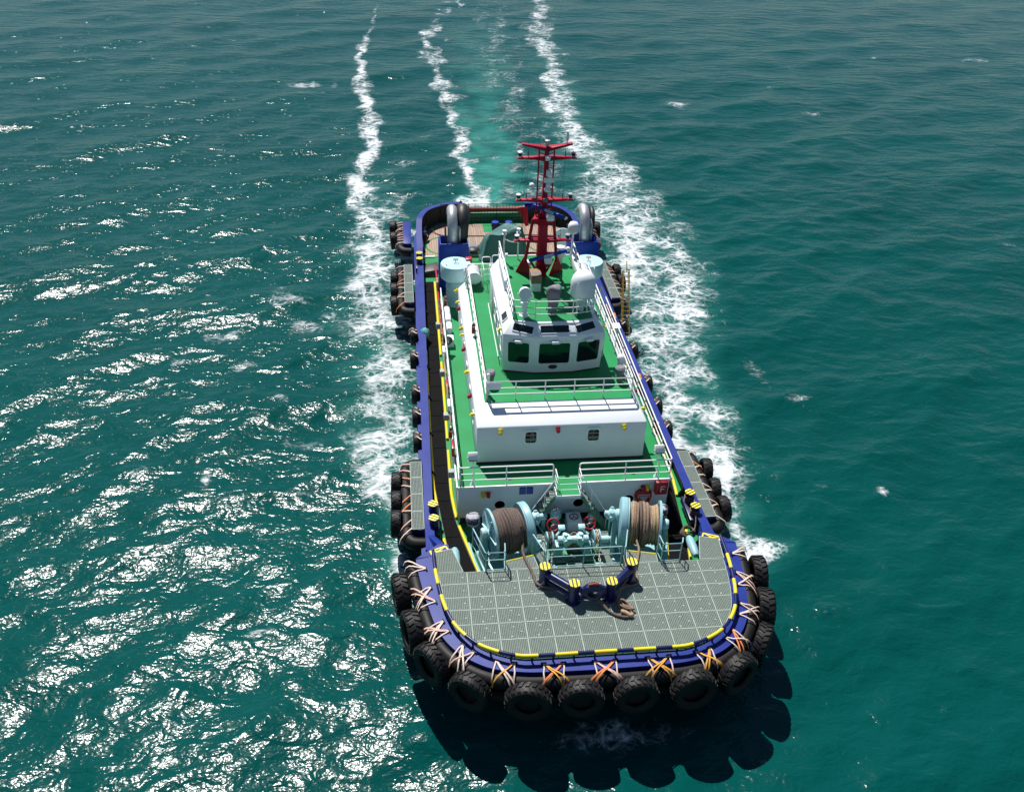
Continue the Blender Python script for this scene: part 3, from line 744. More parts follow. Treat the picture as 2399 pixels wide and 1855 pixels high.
# platforms with rubber fenders on the hull sides, each with its hanging tyres
def side_platform(s, y0, y1, tyres, where, quarter=False):
    g = grating([(s*6.46, y0), (s*7.0, y0+.08), (s*7.0, y1-.08), (s*6.46, y1)], 3.43, .07, .055, .04, .03)
    pf = obj('fender_platform', MB().prism([(s*6.40, y0-.03), (s*7.02, y0+.05), (s*7.02, y1-.05), (s*6.40, y1+.03)], 2.72, 3.36), 'navy' if not quarter else 'blue', tug, bevel=.02)
    if not quarter:
        n = 4; yy = np.linspace(y0, y1, n+1)
        for a, b in zip(yy, yy[1:]):
            obj('platform_grating', grating([(s*6.46, a+.02), (s*7.0, a+.02), (s*7.0, b-.02), (s*6.46, b-.02)], 3.43, .07, .055, .04, .03), 'galv', pf, smooth=0)
    pts = [(s*6.45, y0-.38, 2.85), (s*6.95, y0-.32, 2.88), (s*7.2, y0+.05, 2.92)]+[(s*7.24, y, 2.92) for y in np.linspace(y0+.6, y1-.6, 5)]+[(s*7.2, y1, 2.92), (s*6.95, y1+.34, 2.9), (s*6.45, y1+.42, 2.88)]
    fr = obj('side_fender', MB().tube(curve(pts, 4), .31, 12), 'fender', tug, smooth=60)
    rng = random.Random(int(y0*10))
    for k, y in enumerate(tyres):
        M = Matrix.Translation((s*7.70, y, 2.95+rng.uniform(-.05, .05))) @ Matrix.Rotation(R_(90)+rng.uniform(-.08, .08), 4, 'Z') @ Matrix.Rotation(rng.uniform(-.06, .06), 4, 'X') @ Matrix.Rotation(rng.uniform(0, 6), 4, 'Y')
        o = inst('tyre_fender', midt, M)
        tag(o, where[k], 'tyre', 'tyres on the side fender platforms')
    cols = ['strap_cream', 'strap_pink', 'strap_orange', 'strap_cream', 'strap_pink']
    for k in range(9):
        y = lerp(y0+.15, y1-.15, k/8); dy = rng.choice((-.42, -.25, .25, .42))
        obj('lashing_strap', MB().ribbon([(s*6.98, y, 3.40), (s*7.14, y+dy*.3, 3.36), (s*7.36, y+dy*.7, 3.27), (s*7.52, y+dy, 3.12), (s*7.60, y+dy*1.05, 2.85)], .065, (0, 1, 0)), cols[rng.randrange(5)], fr, smooth=60)
side_platform(-1, 8.75, 13.7, [12.6, 11.15, 9.7], ['black tyre on the forward left fender platform, farthest from the bow', 'black tyre in the middle of the forward left fender platform', 'black tyre on the forward left fender platform, nearest the bow'])
side_platform(1, 8.65, 13.7, [12.6, 11.1, 9.65], ['black tyre on the forward right fender platform, farthest from the bow', 'black tyre in the middle of the forward right fender platform', 'black tyre on the forward right fender platform, nearest the bow'])
side_platform(-1, 30.4, 35.9, [34.5, 32.75, 30.9], ['black tyre on the after left fender platform, nearest the stern', 'black tyre in the middle of the after left fender platform', 'black tyre on the after left fender platform, nearest the bow'])
side_platform(1, 30.4, 35.9, [35.0, 33.4], ['black tyre on the after right platform, farther from the yellow gangway', 'black tyre on the after right platform, nearer the yellow gangway'])
side_platform(-1, 39.5, 43.4, [43.0, 40.9], ['black tyre on the left stern quarter, nearest the stern', 'black tyre on the left stern quarter, nearer the yellow capped bollards'], True)
side_platform(1, 39.5, 43.4, [42.4], ['black tyre on the right stern quarter behind the exhaust pipe'], True)
for s, ysd, sd in ((-1, [26.8, 24.1, 20.4, 18.2, 15.95], 'left'), (1, [27.3, 24.4, 20.7, 18.4, 16.2], 'right')):
    nm = ['aftmost', 'second from aft', 'middle', 'second from the bow end', 'foremost']
    for k, y in enumerate(ysd):
        x = s*(6.60 if y < 25 else 6.54)
        o = inst('tyre_fender', small, Matrix.Translation((x, y, 2.93)) @ Matrix.Rotation(R_(90), 4, 'Z') @ Matrix.Rotation(random.uniform(0, 6), 4, 'Y'))
        tag(o, 'smooth black tyre hung flat along the '+sd+' side, '+nm[k]+' of five', 'tyre', 'tyres hung along the hull sides')
        for dy in (-.18, .2):
            obj('lashing_strap', MB().ribbon([(s*6.34, y-.35+dy, 3.5), (s*6.45, y-.2+dy, 3.45), (s*6.62, y+dy, 3.46), (s*6.76, y+dy, 3.38), (s*6.84, y+dy, 3.2)], .05, (0, 1, 0)), 'strap_pink' if dy > 0 else 'strap_cream', bw if s > 0 else tug, smooth=60)
# ------------------------------------------------------------------ superstructure
def round_poly(pts, r=.12, n=4):
    P = [Vector(p) for p in pts]; out = [P[0]]
    for a, b, c in zip(P, P[1:], P[2:]):
        u, w = (a-b).normalized(), (c-b).normalized()
        d = min(r, (a-b).length*.45, (c-b).length*.45); p0, p1 = b+u*d, b+w*d
        for k in range(n+1):
            t = k/n; out.append(p0*(1-t)**2+b*2*t*(1-t)+p1*t*t)
    out.append(P[-1]); return out
def railing(parent, plan, z, h=1.05, bars=(1.0, .66, .33), step=1.5, r=.034, mt='white_metal', drop=True, rcorner=.12, name='railing'):
    m = MB(); tops = []
    for k, f in enumerate(bars):
        pts = [(p[0], p[1], z+h*f) for p in plan]
        if drop and k == 0: pts = [(plan[0][0], plan[0][1], z)]+pts+[(plan[-1][0], plan[-1][1], z)]
        m.tube(round_poly(pts, rcorner), r if k == 0 else r*.75, 6)
    rl = obj(name, m, mt, parent, smooth=60)
    for a, b in zip(plan, plan[1:]):
        A, B = Vector((a[0], a[1])), Vector((b[0], b[1])); L = (B-A).length; n = max(1, round(L/step))
        for k in range(1, n):
            p = A.lerp(B, k/n); obj('rail_post', MB().cyl((p.x, p.y, z-.004), (p.x, p.y, z+h), r*.85, n=6), mt, rl, smooth=60)
    for p in plan[1:-1]:
        obj('rail_post', MB().cyl((p[0]*.995, p[1], z-.004), (p[0]*.995, p[1], z+h*.96), r*.85, n=6), mt, rl, smooth=60)
    return rl
def rrect(w, h, r=.1, n=4):
    out = []
    for cx, cy, a0 in ((w/2-r, h/2-r, 0), (-w/2+r, h/2-r, 90), (-w/2+r, -h/2+r, 180), (w/2-r, -h/2+r, 270)):
        for k in range(n+1):
            a = R_(a0+90*k/n); out.append((cx+r*math.cos(a), cy+r*math.sin(a)))
    return out
def panel(M, w, h, t0, t1, r=.1, hole=None):
    """rounded plate in the local xy plane of M, from depth t0 to t1; hole = rim width for a frame"""
    o = rrect(w, h, r); n = len(o)
    if hole is None:
        m = MB(); m.add([(x, y, t0) for x, y in o]+[(x, y, t1) for x, y in o], [tuple(range(n))[::-1], tuple(range(n, 2*n))]+[(i, (i+1) % n, n+(i+1) % n, n+i) for i in range(n)])
    else:
        i_ = rrect(w-2*hole, h-2*hole, max(.01, r-hole*.6))
        rings = [[(x, y, t0) for x, y in o], [(x, y, t1) for x, y in o], [(x, y, t1) for x, y in i_], [(x, y, t0) for x, y in i_]]
        m = MB(); vs = [p for q in rings for p in q]; fs = []
        for k in range(4):
            k2 = (k+1) % 4
            for i in range(n): fs.append((k*n+i, k*n+(i+1) % n, k2*n+(i+1) % n, k2*n+i))
        m.add(vs, fs)
    return m.rot(M)
def face_M(p, nrm, up=(0, 0, 1)):
    """local z = outward normal, y = up on the face"""
    n = Vector(nrm).normalized(); u = Vector(up); u = (u-n*u.dot(n)).normalized(); x = u.cross(n)
    return Matrix(((x.x, u.x, n.x, p[0]), (x.y, u.y, n.y, p[1]), (x.z, u.z, n.z, p[2]), (0, 0, 0, 1)))
def window(parent, p, nrm, w, h, r=.1, rim=.045, up=(0, 0, 1), gl='dark_glass', frame_mt='white_metal', name='window'):
    M = face_M(p, nrm, up)
    f = obj(name, panel(M, w+2*rim, h+2*rim, -.01, .035, r+rim*.6, rim), frame_mt, parent, smooth=50)
    obj('pane', panel(M, w+.02, h+.02, .002, .014, r), gl, f, smooth=0)
    return f
def bulb_lamp(parent, p, nrm, mt, name):
    M = face_M(p, nrm)
    o = obj(name, MB().lathe([(.001, 0), (.075, 0), (.075, .03), (.05, .045), (.05, .07), (.062, .075), (.058, .14), (.03, .17), (.001, .17)], (0, 0, 0), 'Z', 10).rot(M @ Matrix.Rotation(R_(35), 4, 'X') @ Matrix.Scale(1.55, 4)), mt, parent, smooth=50)
    return o
D1, D2, RF = 5.0, 7.6, 10.2
# ---- lower deckhouse
dh = obj('lower_deckhouse', MB().box((-4.89, 9.7, DK-.01), (4.89, 31.0, D1-.06)), 'white', tug, bevel=.07)
obj('deckhouse_foot_shade', MB().box((-4.80, 9.66, DK+.002), (4.80, 9.693, DK+.32)), 'black', dh)  # black strip standing in for the dark shadow at the wall foot
d1 = obj('boat_deck', MB().box((-4.93, 9.64, D1-.058), (4.93, 31.1, D1)), 'green', tug)
for s in (-1, 1): obj('deck_edge', MB().box((s*4.935-.03, 9.60, D1-.07), (s*4.935+.03, 31.12, D1+.035)), 'white_metal', d1)
obj('deck_edge', MB().box((-4.90, 9.57, D1-.07), (-.62, 9.635, D1+.035)), 'white_metal', d1)
obj('deck_edge', MB().box((.62, 9.57, D1-.07), (4.90, 9.635, D1+.035)), 'white_metal', d1)
for x, z, r in ((-2.98, 3.86, .24), (3.02, 3.86, .24), (.67, 3.77, .24), (-1.05, 3.75, .24)):
    M = face_M((x, 9.7, z), (0, -1, 0))
    f = obj('porthole', MB().lathe([(r, -.02), (r+.06, -.02), (r+.06, .03), (r, .05)], (0, 0, 0), 'Z', 24, closed=True).rot(M), 'white_metal', dh, smooth=50)
    obj('pane', MB().lathe([(.001, .012), (r+.01, .012)], (0, 0, 0), 'Z', 24).rot(M), 'dark_glass', f)
for k, y in enumerate(np.arange(11.6, 30, 2.6)):
    M = face_M((-4.89, y, 4.05), (-1, 0, 0))
    f = obj('porthole', MB().lathe([(.2, -.02), (.26, -.02), (.26, .03), (.2, .05)], (0, 0, 0), 'Z', 20, closed=True).rot(M), 'white_metal', dh, smooth=50)
    obj('pane', MB().lathe([(.001, .012), (.21, .012)], (0, 0, 0), 'Z', 20).rot(M), 'dark_glass', f)
for x, mt, nm in ((-3.75, 'yellow', 'yellow_wall_lamp'), (-3.52, 'red', 'red_wall_lamp'), (3.64, 'red', 'red_wall_lamp'), (3.84, 'yellow', 'yellow_wall_lamp')):
    bulb_lamp(dh, (x, 9.695, 4.58), (0, -1, 0), mt, nm)
for x in (-1.95, -1.62):
    sg = obj('blue_sign', MB().box((x-.15, 9.672, 4.40), (x+.15, 9.692, 4.82)), 'sign_blue', dh)
    obj('sign_header', MB().box((x-.13, 9.666, 4.74), (x+.13, 9.671, 4.79)), 'navy', sg)
# red box with a white F
fb = obj('fire_hose_box', MB().box((4.16, 9.38, 4.25), (4.74, 9.69, 4.98)), 'red', dh, bevel=.04)
m = MB().box((4.40, 9.362, 4.42), (4.435, 9.377, 4.76)).box((4.435, 9.363, 4.725), (4.60, 9.376, 4.76)).box((4.435, 9.363, 4.575), (4.565, 9.376, 4.608))
obj('letter_f', m, 'white', fb, smooth=0)
# hose reel cover: shield shape with a white bracket
sh = [(-.38, .30), (-.42, .08), (-.30, -.40), (-.12, -.62), (.12, -.62), (.30, -.40), (.42, .08), (.38, .30), (.22, .44), (-.22, .44)]
M = face_M((3.70, 9.69, 3.98), (0, -1, 0))
m = MB(); n = len(sh)
m.add([(x, y, 0) for x, y in sh]+[(x*.93, y*.93, .16) for x, y in sh], [tuple(range(n))[::-1], tuple(range(n, 2*n))]+[(i, (i+1) % n, n+(i+1) % n, n+i) for i in range(n)])
rc = obj('hose_reel_cover', m.rot(M), 'red', dh, bevel=.03)
m = MB().tube([(-.24, .04, .175), (-.24, .20, .175), (.26, .20, .175), (.26, .04, .175)], .016, 6).rot(M)
obj('white_bracket', m, 'white_metal', rc)
obj('canvas_pocket', MB().prism([(-.20, .12), (.22, .12), (.02, -.34)], .161, .175).rot(M), 'grey_pale', rc, smooth=0)
# stairs and landing at the front
lp = obj('landing', MB().box((-.56, 8.72, D1-.17), (.56, 9.56, D1-.004)), 'white', tug, bevel=.03)
obj('landing_floor', MB().box((-.52, 8.77, D1-.003), (.52, 9.62, D1+.006)), 'green', lp)
railing(lp, [(-.54, 9.5), (-.54, 8.75), (.54, 8.75), (.54, 9.5)], D1, .98, (1.0, .66, .33), 3, .022)
for s in (-1, 1):
    x0, x1, z0, z1 = s*.60, s*1.82, D1-.05, DK+.12
    st = obj('staircase', MB().add([(x0, 8.84, z0-.02), (x0, 8.84, z0-.26), (x1, 8.84, z1-.26), (x1, 8.84, z1), (x0, 8.88, z0-.02), (x0, 8.88, z0-.26), (x1, 8.88, z1-.26), (x1, 8.88, z1)], [(0, 1, 2, 3), (7, 6, 5, 4), (0, 3, 7, 4), (1, 5, 6, 2), (0, 4, 5, 1), (3, 2, 6, 7)]).add([(x0, 9.46, z0-.02), (x0, 9.46, z0-.26), (x1, 9.46, z1-.26), (x1, 9.46, z1), (x0, 9.50, z0-.02), (x0, 9.50, z0-.26), (x1, 9.50, z1-.26), (x1, 9.50, z1)], [(0, 1, 2, 3), (7, 6, 5, 4), (0, 3, 7, 4), (1, 5, 6, 2), (0, 4, 5, 1), (3, 2, 6, 7)]), 'green_dull', tug, smooth=0)
    for k in range(8):
        t = (k+.6)/8.4; x = lerp(x0, x1, t); z = lerp(z0, z1, t)-.06
        obj('step', grating([(x-.10, 8.885), (x+.10, 8.885), (x+.10, 9.455), (x-.10, 9.455)], z, .05, .06, .03, .02), 'galv', st, smooth=0)
    obj('handrail', MB().tube(round_poly([(x0, 8.82, z0+.98), (x1+s*.02, 8.82, z1+.85), (x1+s*.02, 8.82, z1-.1)], .05), .02, 6).cyl((lerp(x0, x1, .38), 8.82, lerp(z0, z1, .38)-.1), (lerp(x0, x1, .38), 8.82, lerp(z0, z1, .38)+.93), .018, n=6), 'white_metal', st, smooth=60)
# rails of the boat deck
railing(tug, [(-.60, 9.68), (-4.84, 9.68), (-4.86, 27.2)], D1, 1.05, step=1.75)
railing(tug, [(.60, 9.68), (4.84, 9.68), (4.86, 27.2)], D1, 1.05, step=1.75)
for x in (-4.22, 4.23):                                          # floodlights on posts
    fl = obj('floodlight', MB().cyl((x, 9.80, D1), (x, 9.80, D1+1.38), .035, n=8).lathe([(.13, 0), (.03, .22)], (x, 9.80, D1+.002), 'Z', 8), 'white_metal', tug, smooth=50)
    obj('lamp_housing', MB().cbox((x, 9.86, D1+1.56), (.44, .20, .34), 0, R_(-32)), 'white_metal', fl, bevel=.03)
    obj('lamp_face', MB().cbox((x, 9.77, D1+1.50), (.38, .02, .28), 0, R_(-32)), 'lamp_glass', fl)
    obj('lamp_bracket', MB().tube([(x-.25, 9.80, D1+1.55), (x-.25, 9.80, D1+1.34), (x+.25, 9.80, D1+1.34), (x+.25, 9.80, D1+1.55)], .018, 6), 'white_metal', fl)
# ---- upper house with sloping shoulders
hb = [(-3.94, 11.3), (3.94, 11.3), (3.94, 25.2), (-3.94, 25.2)]
ht = [(-3.56, 12.46), (3.56, 12.46), (3.56, 24.9), (-3.56, 24.9)]
house = obj('upper_house', MB().loft([[(x, y, D1-.01) for x, y in hb], [(x, y, 7.03) for x, y in hb], [(x, y, D2-.01) for x, y in ht]]), 'white', tug, bevel=.06, smooth=40)
obj('house_skirting', MB().box((-3.955, 11.27, D1+.002), (3.955, 11.292, D1+.10)), 'black', house)
for x in (-1.45, 1.46):
    w = window(house, (x, 11.3, 6.42), (0, -1, 0), .52, .62, .12, .085)
    obj('sash_bar', MB().box((x-.26, 11.278, 6.33), (x+.26, 11.284, 6.36)).box((x-.012, 11.279, 6.11), (x+.012, 11.285, 6.73)), 'grey_cover', w)
    obj('eyebrow', MB().tube([(x-.36, 11.27, 6.62), (x-.30, 11.24, 6.84), (x+.30, 11.24, 6.84), (x+.36, 11.27, 6.62)], .02, 6), 'white_metal', w)
for x, mt, nm in ((-2.87, 'yellow', 'yellow_wall_lamp'), (-.22, 'red', 'red_wall_lamp'), (2.87, 'yellow', 'yellow_wall_lamp')):
    bulb_lamp(house, (x, 11.296, 6.90), (0, -1, 0), mt, nm)
for s in (-1, 1):
    for y in np.arange(13.2, 24.5, 2.2):
        window(house, (s*3.94, y, 6.3), (s, 0, 0), .5, .6, .12, .05)
        bulb_lamp(house, (s*3.935, y+1.1, 6.85), (s, 0, 0), 'yellow' if round(y*10) % 4 else 'red', 'wall_lamp')
    for y in np.arange(12.6, 24, 3.7):
        obj('side_lamp', MB().cbox((s*4.02, y, 6.92), (.20, .10, .09)).cyl((s*4.10, y, 6.92), (s*4.16, y-.06, 6.86), .05, n=8), 'yellow', house, smooth=50)
d2 = obj('bridge_deck', MB().prism([(-3.50, 12.50), (3.50, 12.50), (3.50, 24.95), (-3.50, 24.95)], D2-.05, D2+.004), 'green', tug)
railing(tug, [(-3.42, 24.4), (-3.42, 12.66), (3.42, 12.66), (3.42, 24.4)], D2, 1.0, step=1.36)
# vent pots, locker at the rail corner
for x, mt in ((-3.1, 'grey_cover'), (3.1, 'grey_cover')):
    obj('covered_compass', MB().lathe([(.13, 0), (.15, .3), (.22, .62), (.25, .74), (.17, .82), (.001, .80)], (x, 13.95, D2), 'Z', 14), mt, tug, smooth=50)
obj('white_vent_pipe', MB().cyl((-3.28, 13.2, D2), (-3.28, 13.2, D2+1.05), .07, n=10).sphere((-3.28, 13.2, D2+1.05), .09), 'white_metal', tug, smooth=50)
obj('white_vent_pipe', MB().cyl((3.25, 14.6, D2), (3.25, 14.6, D2+.9), .16, n=12).sphere((3.25, 14.6, D2+.9), .2), 'white_metal', tug, smooth=50)
obj('rail_notice_board', MB().box((-3.38, 12.60, D2+.62), (-2.75, 12.63, D2+.98)), 'white', tug)
# ---- wheelhouse
wb = [(-2.38, 15.19), (-.93, 14.86), (.93, 14.86), (2.38, 15.19), (2.38, 22.0), (-2.38, 22.0)]
wt = [(-2.44, 15.05), (-.95, 14.70), (.95, 14.70), (2.44, 15.05), (2.44, 22.1), (-2.44, 22.1)]
wr = [(-1.99, 15.52), (-.95, 15.28), (.95, 15.28), (1.99, 15.52), (1.99, 22.3), (-1.99, 22.3)]
WT = 9.72
wh = obj('wheelhouse', MB().loft([[(x, y, D2-.01) for x, y in wb], [(x, y, WT) for x, y in wt], [(x, y, RF-.005) for x, y in wr]]), 'white', tug, bevel=.035, smooth=40)
rf = obj('wheelhouse_roof', MB().prism([(x*.965, y+(.05 if y < 18 else .25)) for x, y in wr], RF-.04, RF+.006), 'green', tug)
obj('roof_edge', MB().box((-1.95, 22.52, RF-.08), (1.95, 22.58, RF+.05)), 'white_metal', rf)
def on_front(i, u, z):
    f = (z-D2)/(WT-D2)
    a = Vector(wb[i]).lerp(Vector(wt[i]), f); b = Vector(wb[i+1]).lerp(Vector(wt[i+1]), f); p = a.lerp(b, u); return Vector((p.x, p.y, z))
for i, u0, u1 in ((0, .16, .83), (1, .11, .90), (2, .12, .86)):
    c = on_front(i, (u0+u1)/2, 8.78); a, b = on_front(i, u0, 8.78), on_front(i, u1, 8.78); t = (b-a).normalized()
    lo_, hi_ = on_front(i, .5, 8.2), on_front(i, .5, 9.4)
    up = (hi_-lo_).normalized(); nrm = t.cross(up); nrm = nrm if nrm.y < 0 else -nrm
    w = window(wh, c, nrm, (b-a).length, 1.16, .12, .05, up, 'dark_glass')
    M = face_M(c, nrm, up)
    obj('wiper', MB().cyl((0, .52, .05), (.16*(1 if i else -1), -.1, .05), .010, n=6).rot(M), 'black', w)
    wl = obj('wiper_motor_box', MB().cbox((0, .67, .09), (.36, .13, .15)).rot(M), 'white_metal', w, bevel=.015)
    obj('motor_bracket', MB().cyl((-.30, .69, .04), (-.14, .68, .05), .02, n=6).rot(M), 'steel', wl)
    # skylight in the sloping visor above
    v0, v1 = (Vector((*wt[i], WT)), Vector((*wt[i+1], WT))); v2, v3 = Vector((*wr[i], RF)), Vector((*wr[i+1], RF))
    cc = (v0+v1)/2*.50+(v2+v3)/2*.50; up2 = ((v2+v3)/2-(v0+v1)/2).normalized(); t2 = (v1-v0).normalized(); n2 = t2.cross(up2); n2 = n2 if n2.z > 0 else -n2
    if i != 1: cc = cc+(t2*(.10 if i == 0 else -.10))
    window(wh, cc, n2, (.96, 1.36, .96)[i], .36, .05, .04, up2, 'dark_glass', name='skylight')
for s in (-1, 1):
    window(wh, (s*2.24, 16.35, 9.97), (s*.72, 0, .69), .62, .34, .05, .035, (0, 0, 1), 'dark_glass', name='skylight')
    for y in (16.2, 17.6, 19.0): window(wh, (s*2.42, y, 8.85), (s, 0, -.02), 1.0, .95, .1, .05, (0, 0, 1), 'dark_glass')
    dr = obj('wheelhouse_door', MB().box((s*2.40-.03, 20.2, D2+.12), (s*2.40+.05, 20.95, 9.5)), 'grey_pale', wh, bevel=.02)
    obj('door_handle', MB().cyl((s*2.49, 20.3, 8.7), (s*2.49, 20.42, 8.7), .02, n=6), 'steel', dr)
    obj('side_lamp', MB().cbox((s*2.52, 15.75, 9.62), (.16, .10, .09)).cyl((s*2.58, 15.72, 9.62), (s*2.62, 15.64, 9.58), .05, n=8), 'yellow', wh, smooth=50)
    obj('grab_rail', MB().tube([(s*2.46, 15.5, 8.1), (s*2.55, 15.5, 8.12), (s*2.55, 15.5, 9.4), (s*2.46, 15.5, 9.42)], .02, 6).tube([(s*2.46, 15.9, 8.0), (s*2.55, 15.9, 8.0), (s*2.55, 21.4, 8.0), (s*2.46, 21.4, 8.0)], .02, 6), 'white_metal', wh, smooth=50)
e = MB().lathe([(.001, .02), (.22, .02), (.22, 0)], (0, 0, 0), 'Z', 28).rot(Matrix.Diagonal((1, .52, 1, 1)))
obj('oval_nameplate', e.rot(face_M((-.02, 14.825, 7.99), (0, -1, .08))), 'black', wh, smooth=0)
obj('wheelhouse_skirting', MB().prism([(x*1.004, y-.012 if y < 16 else y) for x, y in wb], D2+.002, D2+.07), 'black', wh)
railing(tug, [(-1.95, 22.3), (-1.93, 15.66), (-.90, 15.42), (.90, 15.42), (1.93, 15.66), (1.95, 22.3)], RF, 1.0, step=1.3, rcorner=.06)
# ---- searchlight
sl = obj('searchlight', MB().lathe([(.001, 0), (.24, 0), (.24, .05), (.14, .12), (.15, .55), (.18, .62), (.18, .70), (.001, .70)], (-1.36, 15.95, RF), 'Z', 16), 'white', tug, smooth=45)
MS = Matrix.Translation((-1.36, 15.93, RF+1.22)) @ Matrix.Rotation(R_(-12), 4, 'X')
obj('lamp_drum', MB().lathe([(.001, .30), (.16, .28), (.27, .14), (.285, -.16), (.30, -.17), (.30, -.23), (.27, -.23)], (0, 0, 0), 'Y', 24).rot(MS), 'white', sl, smooth=45)
obj('lamp_face', MB().lathe([(.001, -.20), (.275, -.20)], (0, 0, 0), 'Y', 24).rot(MS), 'lamp_glass', sl)
obj('yoke', MB().tube(round_poly([(-1.69, 15.93, RF+1.22), (-1.69, 15.93, RF+.86), (-1.36, 15.93, RF+.72), (-1.03, 15.93, RF+.86), (-1.03, 15.93, RF+1.22)], .1), .024, 6), 'white_metal', sl, smooth=50)
# ---- second searchlight under a grey canvas hood
pts = []
for z, a, b, dx in ((0, .20, .19, 0), (.25, .22, .20, 0), (.6, .25, .22, .02), (.95, .30, .24, .02), (1.22, .36, .28, .03), (1.40, .36, .26, .05), (1.50, .26, .18, .06)):
    pts.append([(-.02+dx+a*(1+.08*math.sin(3*t+z*4))*math.cos(t), 15.95+b*(1+.10*math.cos(4*t+z*3))*math.sin(t), RF+.03+z+(.05*math.sin(2*t) if z > 1 else 0)) for t in [2*math.pi*k/18 for k in range(18)]])
obj('covered_searchlight', MB().loft(pts), 'grey_cover', tug, smooth=60)
# ---- satellite domes
sd = obj('satellite_dome', MB().lathe([(.001, .0), (.50, 0), (.57, .04), (.60, .14), (.60, .62), (.585, .80), (.52, 1.0), (.40, 1.15), (.24, 1.25), (.001, 1.29)], (1.48, 16.35, RF+.80), 'Z', 32), 'white', tug, smooth=60)
m = MB()
for k in range(4):
    a = R_(45+90*k); m.cyl((1.48+.36*math.cos(a), 16.35+.36*math.sin(a), RF), (1.48+.22*math.cos(a), 16.35+.22*math.sin(a), RF+.82), .035, n=8)
for k in range(4):
    a, b = R_(45+90*k), R_(135+90*k); m.cyl((1.48+.34*math.cos(a), 16.35+.34*math.sin(a), RF+.1), (1.48+.23*math.cos(b), 16.35+.23*math.sin(b), RF+.75), .014, n=6)
obj('dome_legs', m.cyl((1.48, 16.35, RF), (1.48, 16.35, RF+.8), .12, n=12), 'white_metal', sd, smooth=50)
obj('whip_rod', MB().cyl((1.12, 15.72, RF), (1.12, 15.72, RF+1.75), .018, n=6).sphere((1.12, 15.72, RF+1.76), .035), 'white_metal', tug, smooth=50)
s2 = obj('small_satellite_dome', MB().lathe([(.001, 0), (.2, 0), (.27, .06), (.29, .25), (.28, .42), (.2, .56), (.001, .62)], (1.82, 21.55, RF+1.75), 'Z', 24), 'white', tug, smooth=60)
obj('dome_post', MB().cyl((1.82, 21.55, RF), (1.82, 21.55, RF+1.76), .06, n=10).cyl((1.82, 21.55, RF+1.0), (1.82, 22.2, RF), .03, n=6), 'white_metal', s2, smooth=50)
cp = obj('ventilator_head', MB().lathe([(.001, 0), (.16, 0), (.16, .35), (.30, .45), (.30, .75), (.22, .82), (.22, .95), (.001, 1.0)], (1.22, 21.6, RF), 'Z', 16), 'white', tug, smooth=45)
obj('ventilator_knob', MB().sphere((1.60, 21.5, RF+.85), .13), 'white', cp, smooth=60)
# ---- lattice details at the after end of the roof: lamp posts and ladder hoops
for x, y in ((-1.72, 22.0), (-.95, 22.2)):
    lpz = obj('after_lamp_post', MB().cyl((x, y, RF), (x, y, RF+1.5), .045, n=8).lathe([(.12, 1.5), (.12, 1.54), (.08, 1.56), (.08, 1.72), (.11, 1.74), (.001, 1.76)], (x, y, RF), 'Z', 12), 'white_metal', tug, smooth=50)
    obj('lamp_arm', MB().tube(round_poly([(x, y, RF+1.25), (x+.35, y-.05, RF+1.1), (x+.7, y-.1, RF+1.1)], .08), .03, 6), 'white_metal', lpz, smooth=50)
obj('life_signal_drum', MB().lathe([(.001, -.06), (.14, -.06), (.14, .06), (.001, .06)], (-1.75, 20.6, RF+.95), 'X', 16), 'white', tug, smooth=50)
for x in (-1.90, 1.93):
    obj('roof_locker', MB().box((x-.14, 18.6, RF+.008), (x+.14, 21.4, RF+.55)), 'white', tug, bevel=.05)
obj('small_white_cabinet', MB().box((-.78, 20.9, RF+.008), (-.42, 21.3, RF+.4)), 'white', tug, bevel=.02)
# ---- mast
YM = 20.2
mast = obj('mast', MB().loft([[(x*.27, YM+y*.24, RF) for x, y in ((-1, -1), (1, -1), (1, 1), (-1, 1))], [(x*.22, YM+y*.20, RF+2.9) for x, y in ((-1, -1), (1, -1), (1, 1), (-1, 1))], [(x*.14, YM+y*.14, RF+3.5) for x, y in ((-1, -1), (1, -1), (1, 1), (-1, 1))], [(x*.10, YM+y*.10, 17.0) for x, y in ((-1, -1), (1, -1), (1, 1), (-1, 1))]]), 'mast_red', tug, bevel=.015)
for s in (-1, 1):
    obj('mast_leg', MB().tube([(s*.52, YM-.02, 13.3), (s*.82, YM+.1, 10.95)], [.075, .085], 10), 'mast_red', mast, smooth=60)
    obj('foot_gusset', MB().add([(s*.76, YM+.06, 11.15), (s*.90, YM+.14, 11.15), (s*.42, YM-.12, RF+.007), (s*1.24, YM+.45, RF+.007), (s*.76, YM+.12, 11.15), (s*.90, YM+.20, 11.15), (s*.42, YM-.04, RF+.007), (s*1.24, YM+.53, RF+.007)], [(0, 2, 3, 1), (4, 5, 7, 6), (0, 1, 5, 4), (2, 6, 7, 3), (0, 4, 6, 2), (1, 3, 7, 5)]), 'mast_red', mast)
    for z, x in ((12.35, .66), (11.45, .76)):
        obj('mast_brace', MB().cyl((s*.2, YM, z+.02), (s*x, YM+.03, z), .055, n=8), 'mast_red', mast, smooth=60)
    obj('mast_strut', MB().cyl((s*.22, YM-.35, RF+.35), (s*.62, YM-.05, RF+.95), .06, n=8), 'mast_red', mast, smooth=60)
    ld = obj('mast_ladder', MB().cyl((s*.37, YM+.05, 13.4), (s*.37, YM+.05, 16.85), .038, n=8), 'mast_red', mast, smooth=60)
    for z in np.arange(13.75, 16.8, .36):
        obj('rung', MB().cyl((s*.10, YM, z+.05*random.uniform(-1, 1)), (s*.37, YM+.05, z+.07), .020, n=6), 'mast_red', ld)
